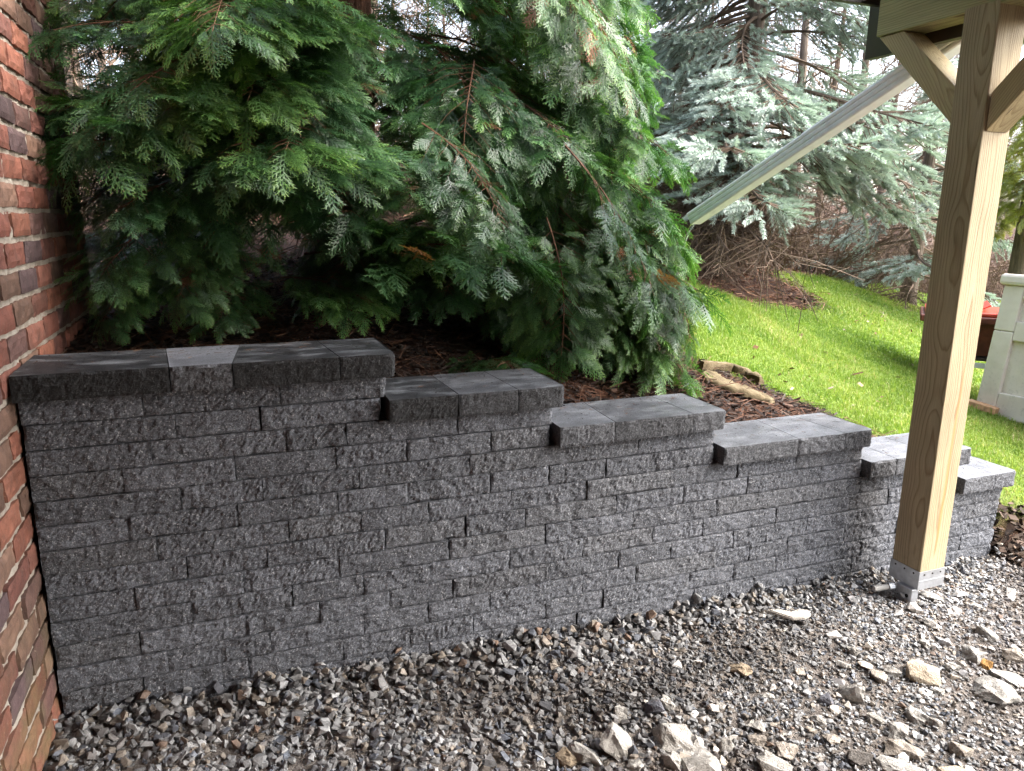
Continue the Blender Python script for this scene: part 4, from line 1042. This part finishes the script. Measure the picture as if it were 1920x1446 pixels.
def bough_at(tip, az, pitch, L, me, roll=0.0):
    """place a bough so that it ends near the tip point (world)"""
    global nb
    R = Matrix.Rotation(az, 4, 'Z') @ Matrix.Rotation(-pitch, 4, 'Y') @ Matrix.Rotation(roll, 4, 'X')
    end = R @ Vector((L*.88, 0, -L*.22))
    o = put('bough', me, cyp)
    o.matrix_local = Matrix.Translation(Vector(tip)-end-cyp.location) @ R @ Matrix.Diagonal((L, L, L, 1))
    nb += 1
    return o
limb_pts = []
# boughs seen close up, from the photograph's large forms (world tip, azimuth, pitch, length)
def pix(px, py, D):
    d = _f+_r*(px-960)/1376.45-_u*(py-723)/1376.45; d = d/math.hypot(d[0], d[1]); return CAM+d*D
def hero(p0, p1, me, roll=0.0, k=1.0):
    a, b = Vector(pix(*p0)), Vector(pix(*p1)); v = b-a; L = v.length*k/.92
    bough_at(b, math.atan2(v.y, v.x), math.atan2(v.z+.22*L, math.hypot(v.x, v.y)), L, me, roll)
hero((540, 470, 3.35), (965, 565, 2.95), BOUGH[0], -.25)
hero((620, 455, 3.5), (940, 470, 3.15), BOUGH[3], -.2)
hero((520, 520, 3.2), (700, 590, 2.95), BOUGH[1])
hero((560, 150, 3.7), (330, 250, 3.05), BOUGH[0], .2)
hero((600, 200, 3.6), (500, 330, 2.95), BOUGH[1])
hero((560, 300, 3.4), (650, 430, 2.95), BOUGH[2])
hero((420, 250, 3.4), (160, 300, 2.95), BOUGH[3], .3)
hero((380, 330, 3.3), (230, 420, 2.9), BOUGH[1])
hero((330, 60, 3.7), (130, 130, 3.2), BOUGH[0])
hero((700, 60, 3.9), (520, 120, 3.2), BOUGH[3])
hero((1000, 420, 3.6), (1290, 610, 3.7), BOUGH[0], -.2)
hero((1020, 520, 3.5), (1270, 720, 3.55), BOUGH[1], -.3)
hero((900, 240, 3.9), (1230, 420, 3.7), BOUGH[1], -.2)
hero((1000, 330, 3.9), (1265, 500, 3.8), BOUGH[3], -.2)
hero((850, 160, 3.9), (1060, 300, 3.4), BOUGH[1])
hero((1000, 180, 4.0), (1255, 320, 3.9), BOUGH[1], -.2); hero((1030, 300, 3.9), (1250, 430, 3.8), BOUGH[0], -.2); hero((1040, 60, 4.1), (1225, 200, 3.9), WEEP[0])
hero((960, 620, 3.3), (1150, 735, 3.25), BOUGH[2])
hero((900, 680, 3.1), (965, 690, 2.85), BOUGH[2], 0, 1.6)
hero((330, 380, 3.3), (200, 540, 2.95), BOUGH[1]); hero((420, 420, 3.2), (330, 560, 2.9), BOUGH[2]); hero((480, 380, 3.2), (470, 520, 2.9), BOUGH[1])
hero((330, 180, 3.6), (110, 250, 3.3), BOUGH[3]); hero((260, 330, 3.4), (150, 400, 3.2), BOUGH[2]); hero((300, 0, 3.9), (120, 30, 3.5), BOUGH[1])
hero((300, 480, 3.2), (190, 600, 3.0), BOUGH[2]); hero((260, 120, 4.1), (110, 170, 3.9), BOUGH[0]); hero((400, 500, 3.3), (420, 610, 2.95), BOUGH[1])
hero((250, 260, 4.2), (125, 330, 4.0), BOUGH[3]); hero((250, 430, 4.0), (140, 480, 3.8), BOUGH[3]); hero((240, 40, 4.4), (105, 60, 4.2), BOUGH[0])
for tx_, ty_, td in ((300, 120, 3.1), (255, 230, 2.95), (350, 290, 2.9), (450, 340, 2.85), (560, 360, 2.85), (640, 390, 2.85), (560, 250, 2.95), (480, 220, 2.9), (400, 190, 3.0), (150, 270, 3.0), (540, 130, 3.1), (560, 180, 3.1), (440, 110, 3.15)):
    hero((540+.12*(tx_-540), ty_-130, 3.75), (tx_, ty_, td), BOUGH[rgc.integers(0, 4)], rgc.normal(0, .12), .8)
# the lower crown, camera side denser than the far side
for i in range(150):
    f = (i+.5)/150
    z = 1.32+1.75*((i*.6180339) % 1.0)
    az = math.radians(rgc.uniform(-205, 30)) if rgc.random() < .84 else math.radians(rgc.uniform(30, 155))
    dx, dy = math.cos(az), math.sin(az)
    r = reach(az, z)*rgc.choice([rgc.uniform(.86, 1.03), rgc.uniform(.55, .86)], p=[.62, .38])
    tip = np.array([TX+dx*r, TY+dy*r, z-.05])
    gz = float(ground_z(tip[0], tip[1]))
    if tip[0] < 1.9 and tip[1] < 1.15 and z < 1.50: continue          # the dark hollow over the mulch
    if z < gz+.12 and tip[0] < 2.0: continue
    p_ = tip-CAM; sx_ = 960+1376.45*(p_@_r)/(p_@_f); sy_ = 723-1376.45*(p_@_u)/(p_@_f)
    if 570 < sx_ < 760 and 140 < sy_ < 400 and r > .75: continue      # a gap in front of the trunk
    if 700 < sx_ < 930 and sy_ < 110 and rgc.random() < .7: continue
    rightside = dx > .15
    L = rgc.uniform(.62, 1.05)*(1.0 if r > .9 else .8)
    pitch = math.radians(rgc.uniform(-24, 14) if not rightside else rgc.uniform(-44, -4))
    me = WEEP[rgc.integers(0, 2)] if (rightside and rgc.random() < .35) else BOUGH[rgc.integers(0, 4)]
    bough_at(tip, az+rgc.normal(0, .25), pitch, L, me, rgc.normal(0, .18))
    if i % 6 == 0: limb_pts.append((tip[0]-TX-dx*L*.5, tip[1]-TY-dy*L*.5, tip[2]-TZ+.25))
# right skirt down to the ground
for i in range(42):
    x, y = rgc.uniform(1.80, 2.95), rgc.uniform(.42, 1.25)
    if math.hypot(x-TX, y-TY) > 2.15: continue
    z = float(ground_z(x, y))+rgc.uniform(.02, .45)
    az = math.atan2(y-TY, x-TX); bough_at((x, y, z), az+rgc.normal(0, .3), math.radians(rgc.uniform(-55, -20)), rgc.uniform(.5, .85), BOUGH[rgc.integers(0, 4)], rgc.normal(0, .2))
# low inner boughs hanging over the mulch behind the left caps
for i in range(15):
    x, y = .22+1.75*((i*.618) % 1.0), rgc.uniform(.62, 1.15); z = 1.19+.22*rgc.random()
    bough_at((x, y, z), math.atan2(y-TY, x-TX)+rgc.normal(0, .3), math.radians(rgc.uniform(-30, -5)), rgc.uniform(.5, .75), BOUGH[rgc.integers(0, 4)], rgc.normal(0, .2))
# upper crown, larger boughs (above the frame, it shades the lower ones)
for i in range(50):
    z = 3.1+4.4*((i*.6180339) % 1.0); az = rgc.uniform(-math.pi, math.pi); r = reach(az, z)*rgc.uniform(.6, 1.0)
    bough_at((TX+math.cos(az)*r, TY+math.sin(az)*r, z), az+rgc.normal(0, .3), math.radians(rgc.uniform(-35, 5)), rgc.uniform(1.1, 1.6), BOUGH[rgc.integers(0, 4)])
# openings through the crown: the trunk, the hollow under the shelf, bits of sky; and the open end of the downspout stays clear
bpy.context.view_layer.update()
def axis_px(o):
    out = []
    for f_ in (.1, .25, .4, .55, .7, .85, 1.0):
        p = np.array((o.matrix_world @ Vector((f_*.95, 0, .08*f_-.34*f_*f_)))[:])-CAM; c_ = p@_f
        out.append((960+1376.45*(p@_r)/c_, 723-1376.45*(p@_u)/c_, math.hypot(p[0], p[1])))
    return out
OPEN = [(668, 245, 62, 95, 4.2, 1.0), (505, 450, 62, 45, 4.6, 1.0), (810, 40, 80, 38, 6.0, .8), (215, 120, 45, 40, 6, .8), (930, 620, 60, 45, 3.6, .8)]
for o in [c_ for c_ in cyp.children if c_.name.startswith('bough')]:
    a_ = axis_px(o); kill = False
    for (ex, ey, rx, ry, dm, pr) in OPEN:
        if any(((x-ex)/rx)**2+((y-ey)/ry)**2 < 1 and d < dm for x, y, d in a_) and rgc.random() < pr: kill = True
    if any(x > 1262 and 345 < y < 470 and d < 4.6 for x, y, d in a_): kill = True
    if kill: bpy.data.objects.remove(o)
for k in range(14):
    az = k*2.4; z0_ = .35+.28*k
    limb_pts.append((math.cos(az)*1.0, math.sin(az)*.95, z0_+.1))
for (x, y, z) in limb_pts:
    mb = MB(); a = np.array([0, 0, max(.15, z-.25)]); b = np.array([x, y, z]); m_ = (a+b)/2+np.array([0, 0, .10])
    n_ = 7; pts = [(1-t)**2*a+2*t*(1-t)*m_+t*t*b for t in np.linspace(0, 1, n_)]
    mb.tube(pts, np.linspace(.032, .007, n_), 6); mb.build('limb', M_BARK, cyp, True)
# bare dead twigs in the hollow
for k in range(34):
    az = math.radians(rgc.uniform(-170, 10)); z = rgc.uniform(.05, .75); r0, r1 = rgc.uniform(.3, .8), rgc.uniform(1.0, 1.75)
    r1 = min(r1, reach(az, TZ+z)-.05)
    mb = MB(); p0 = np.array([math.cos(az)*r0, math.sin(az)*r0, z+.15]); p1 = np.array([math.cos(az+.2)*r1, math.sin(az+.2)*r1, z-rgc.uniform(-.05, .15)])
    if r1 <= r0: continue
    mb.tube([p0, (p0+p1)/2+[0, 0, .05], p1], [.006, .004, .0015], 4, False)
    for j in range(8):
        t = rgc.uniform(.3, 1); q = p0+(p1-p0)*t; e = q+np.array([rgc.normal(0, .12), rgc.normal(0, .12), rgc.normal(-.06, .06)]); mb.tube([q, (q+e)/2+[0, 0, .015], e], [.0022, .0016, .0008], 3, False)
    mb.build('dead_twig', M_TWIG, cyp)

# ------------------------------------------------------------------ blue spruce
sr = np.random.default_rng(77)
def shoot(L, rng, n=90):
    T, K = [], []
    for i in range(n):
        s = (i+.5)/n; o = np.array([L*s, 0, 0]); a = rng.uniform(-2.5, 2.5); nl = .024*rng.uniform(.8, 1.15)*(1-.35*s**4)
        d = np.array([.62+.35*s, math.sin(a)*.85, math.cos(a)*.85]); d /= np.linalg.norm(d); w = np.cross(d, [0.3, .5, .8]); w = w/np.linalg.norm(w)*.0024
        T.append([o-w, o+w, o+d*nl]); K.append([.25+.3*s, .25+.3*s, min(1, .55+.45*s)])
    return np.array(T), np.array(K)
SHOOTS = [shoot(.13, sr), shoot(.10, sr, 70), shoot(.16, sr, 105)]
def spr_bough(rng, L=1.0, droop=.3):
    T, K, W = [], [], MB(); ph = rng.uniform(0, 6)
    ax = lambda s: np.array([L*s, .04*math.sin(4*s+ph), L*(.05*s-droop*s*s+.14*s**4)])
    W.tube([ax(s) for s in np.linspace(0, 1, 8)], np.linspace(.014, .003, 8), 5, False)
    def adds(o, d, sc):
        tt, kk = SHOOTS[rng.integers(0, 3)]; T.append(tt@(frame(d, roll=rng.normal(0, .3))*sc).T+o); K.append(kk)
    for i in range(17):
        s = .28+.70*(i+.5)/17; o = ax(s); tan = ax(s+.02)-ax(s-.02); tan /= np.linalg.norm(tan)
        for sd_ in (1, -1):
            lat = np.cross([0, 0, 1], tan); an = math.radians(rng.uniform(40, 62)); d = tan*math.cos(an)+lat*sd_*math.sin(an)+np.array([0, 0, rng.normal(-.10, .15)])
            bl = (.34*(1-s)+.08)*rng.uniform(.8, 1.2); e = o+d*bl-np.array([0, 0, .22*bl])
            W.tube([o, (o+e)/2+[0, 0, .02*bl], e], [.004, .003, .002], 3, False)
            k = max(1, int(bl/.075))
            for j in range(k):
                t = (j+.7)/k; q = o+(e-o)*t+np.array([0, 0, .06*bl*(1-t)])
                adds(q, (e-o)+lat*rng.choice([-1, 1])*.6*bl+np.array([0, 0, rng.normal(.0, .12)*bl]), rng.uniform(.75, 1.1))
            adds(e-d*.05, d+np.array([0, 0, .12]), 1.05)
    adds(ax(.93), ax(1)-ax(.95)+np.array([0, 0, .01]), 1.2)
    T = np.concatenate(T); K = np.concatenate(K); V = T.reshape(-1, 3); wv = np.concatenate(W.V); wf = np.concatenate(W.F4)+len(V); nT = len(T)
    return mk_mesh('bough', np.concatenate([V, wv]), [np.arange(nT*3).reshape(-1, 3), wf], [M_SPR, M_DEAD], False, midx=np.concatenate([np.zeros(nT, int), np.ones(len(wf), int)]), vattrs={'tip': np.concatenate([K.reshape(-1), np.zeros(len(wv))])})
SB = [spr_bough(sr, 1.0, d) for d in (.22, .34, .45)]
def dead_branch(rng):
    W = MB(); ph = rng.uniform(0, 6); ax = lambda s: np.array([s, .05*math.sin(4*s+ph), .04*s-.22*s*s]); W.tube([ax(s) for s in np.linspace(0, 1, 6)], np.linspace(.014, .003, 6), 4, False)
    for i in range(26):
        s = rng.uniform(.15, 1); o = ax(s); d = np.array([rng.uniform(.2, .8), rng.normal(0, .6), rng.normal(-.35, .35)]); l = rng.uniform(.15, .45); e = o+d*l
        W.tube([o, (o+e)/2+[0, 0, .02], e], [.0042, .003, .0018], 3, False)
        for j in range(4):
            q = o+(e-o)*rng.uniform(.3, 1); g = q+np.array([rng.normal(.05, .08), rng.normal(0, .10), rng.normal(-.08, .08)]); W.tube([q, g], [.0025, .0014], 3, False)
    return W.mesh('bare_branch', M_DEAD)
DB = [dead_branch(sr) for _ in range(3)]
def spruce(base, lean, R0, Hh, nbough, ndead, label, name='spruce_tree', zmin=.7, boughs=None, rng=sr, az_rng=None, Rk=1.0):
    root = empty(name, base, label, 'tree')
    zz = np.linspace(-.2, Hh, 22); sh = lambda z: (lean[0]*(1-math.exp(-max(0, z)/.9)), lean[1]*(1-math.exp(-max(0, z)/.9)))
    put('trunk', trunk_mesh('trunk', [(*sh(z), z) for z in zz], .125*Rk*(1-zz/(Hh+1.2))+.05*np.exp(-(zz+.2)/.3), M_BARK2, seed=5), root)
    for i in range(nbough+ndead):
        dead = i >= nbough
        z = (.12+1.25*rng.random()) if dead else (zmin+(Hh-zmin-.4)*((i*.618034) % 1.0)**1.15)
        az = rng.uniform(-3.7, -1.8) if dead else rng.uniform(-math.pi, math.pi)
        r = R0*(1-.78*z/Hh)*rng.uniform(.55, 1.08)
        me = DB[rng.integers(0, 3)] if dead else (boughs or SB)[rng.integers(0, len(boughs or SB))]
        o = put('bare_branch' if dead else 'bough', me, root); s = sh(z); L = r*(.72 if dead else 1.0)
        o.location = (s[0]+.05*math.cos(az), s[1]+.05*math.sin(az), z); o.rotation_euler = (rng.normal(0, .15), math.radians(rng.uniform(-4, 22)), az); o.scale = (L, L*rng.uniform(.8, 1.1), L)
    return root
SBX, SBY = 5.25, 4.35
spruce((SBX, SBY, float(ground_z(SBX, SBY))-.02), (.62, .10), 2.35, 8.5, 185, 34, 'blue spruce with pale needles and bare brown inner branches beyond the downspout', zmin=1.2)
spruce((9.75, 5.6, float(ground_z(9.75, 5.6))), (.1, .0), 1.9, 6.5, 50, 12, 'smaller blue spruce at the far lawn edge, just left of the timber post', zmin=.4, Rk=.8)

# golden weeping conifer beyond the box: drooping boughs in yellow-green
def recolour(me, mat):
    m2 = me.copy(); m2.materials[0] = mat; return m2
GB = [recolour(m, M_GOLD) for m in WEEP]
spruce((9.35, 3.75, float(ground_z(9.35, 3.75))), (.0, .0), 1.25, 5.5, 60, 0, 'yellow-green weeping conifer behind the beige storage box', 'golden_conifer', 1.7, GB)

# ------------------------------------------------------------------ bare wood beyond the lawn
wr = np.random.default_rng(99)
def bare_tree(rng, Hh, nmain):
    W = MB(); top = np.array([rng.normal(0, .3), rng.normal(0, .3), Hh])
    W.tube([np.array([0, 0, -.3]), top*.35+[rng.normal(0, .08), 0, 0], top*.7, top], [.13, .10, .06, .015], 7, False)
    B_ = MB()
    for i in range(nmain):
        t = rng.uniform(.12, .95); o = top*t; az = rng.uniform(0, 6.283); l = Hh*.34*(1-t)+.5; d = np.array([math.cos(az), math.sin(az), rng.uniform(.15, .9)]); e = o+d*l
        B_.tube([o, (o+e)/2+[0, 0, -.04*l], e], [.03*(1.2-t), .018*(1.2-t), .006], 4, False)
        for j in range(7):
            q = o+(e-o)*rng.uniform(.25, 1); d2 = d+rng.normal(0, .6, 3); l2 = l*rng.uniform(.2, .5); g = q+d2*l2; B_.tube([q, g], [.010, .004], 3, False)
            for _ in range(4):
                h0 = q+(g-q)*rng.uniform(.3, 1); B_.tube([h0, h0+(d2+rng.normal(0, .7, 3))*l2*.45], [.006, .003], 3, False)
    return W.mesh('trunk', M_BARK2, True), B_.mesh('branches', M_BARE)
BT = [bare_tree(wr, h_, n_) for h_, n_ in ((7.5, 26), (9, 30), (6, 24), (8, 34))]
LB = ['slender bare grey-brown tree in the leafless wood beyond the lawn']
for i in range(34):
    yaw = YAW+math.radians(-34+70*((i*.618034) % 1.0)); D = min(17, max(8.5, 10.3+(yaw-.731)*31))+1.5+wr.random()*20
    x, y = .59+D*math.sin(yaw), -2.34+D*math.cos(yaw); z = float(ground_z(x, y))
    tm, bm_ = BT[i % 4]
    r_ = empty('bare_tree', (x, y, z-.05), LB[0], 'tree', 'bare trees in the wood beyond the lawn', rotz=wr.uniform(0, 6.28))
    s = wr.uniform(.8, 1.25); r_.scale = (s, s, s); put('trunk', tm, r_); put('branches', bm_, r_)
# underbrush: leafless tangle, nobody could count the stems
U = MB(); segs = []
n = 5200; yaw = YAW+np.radians(wr.uniform(-36, 37, n)); D = np.clip(10.3+(yaw-.731)*31, 8.5, 17)+.4+wr.random(n)**1.4*16
x, y = .59+D*np.sin(yaw), -2.34+D*np.cos(yaw); z = ground_z(x, y); hgt = wr.uniform(.35, 2.1, n)
def ribbons(P0, P1, w):
    d = P1-P0; s = np.cross(d, np.array([.3, .8, .2])); s /= np.linalg.norm(s, axis=1)[:, None]; t = np.cross(d, s); t /= np.linalg.norm(t, axis=1)[:, None]
    w = w[:, None]; a = np.stack([P0+s*w, P0-s*.5*w+t*.87*w, P0-s*.5*w-t*.87*w, P1], 1); return a
P0 = np.stack([x, y, z-.1], -1); P1 = P0+np.stack([wr.normal(0, .5, n), wr.normal(0, .5, n), hgt], -1)
allr = [ribbons(P0, P1, wr.uniform(.006, .016, n))]
for k in range(5):
    t = wr.uniform(.25, .95, n)[:, None]; q = P0+(P1-P0)*t; e = q+np.stack([wr.normal(0, .45, n), wr.normal(0, .45, n), wr.uniform(-.1, .5, n)], -1); allr.append(ribbons(q, e, wr.uniform(.004, .008, n)))
A_ = np.concatenate(allr); m_ = len(A_); b4 = (np.arange(m_)*4)[:, None]
F = np.concatenate([b4+np.array([[0, 1, 3]]), b4+np.array([[1, 2, 3]]), b4+np.array([[2, 0, 3]])])
br = put('underbrush', mk_mesh('underbrush', A_.reshape(-1, 3), F, [M_BARE], False)); stuff(br); br['label'] = 'leafless brown underbrush along the far lawn edge'; br['category'] = 'brush'
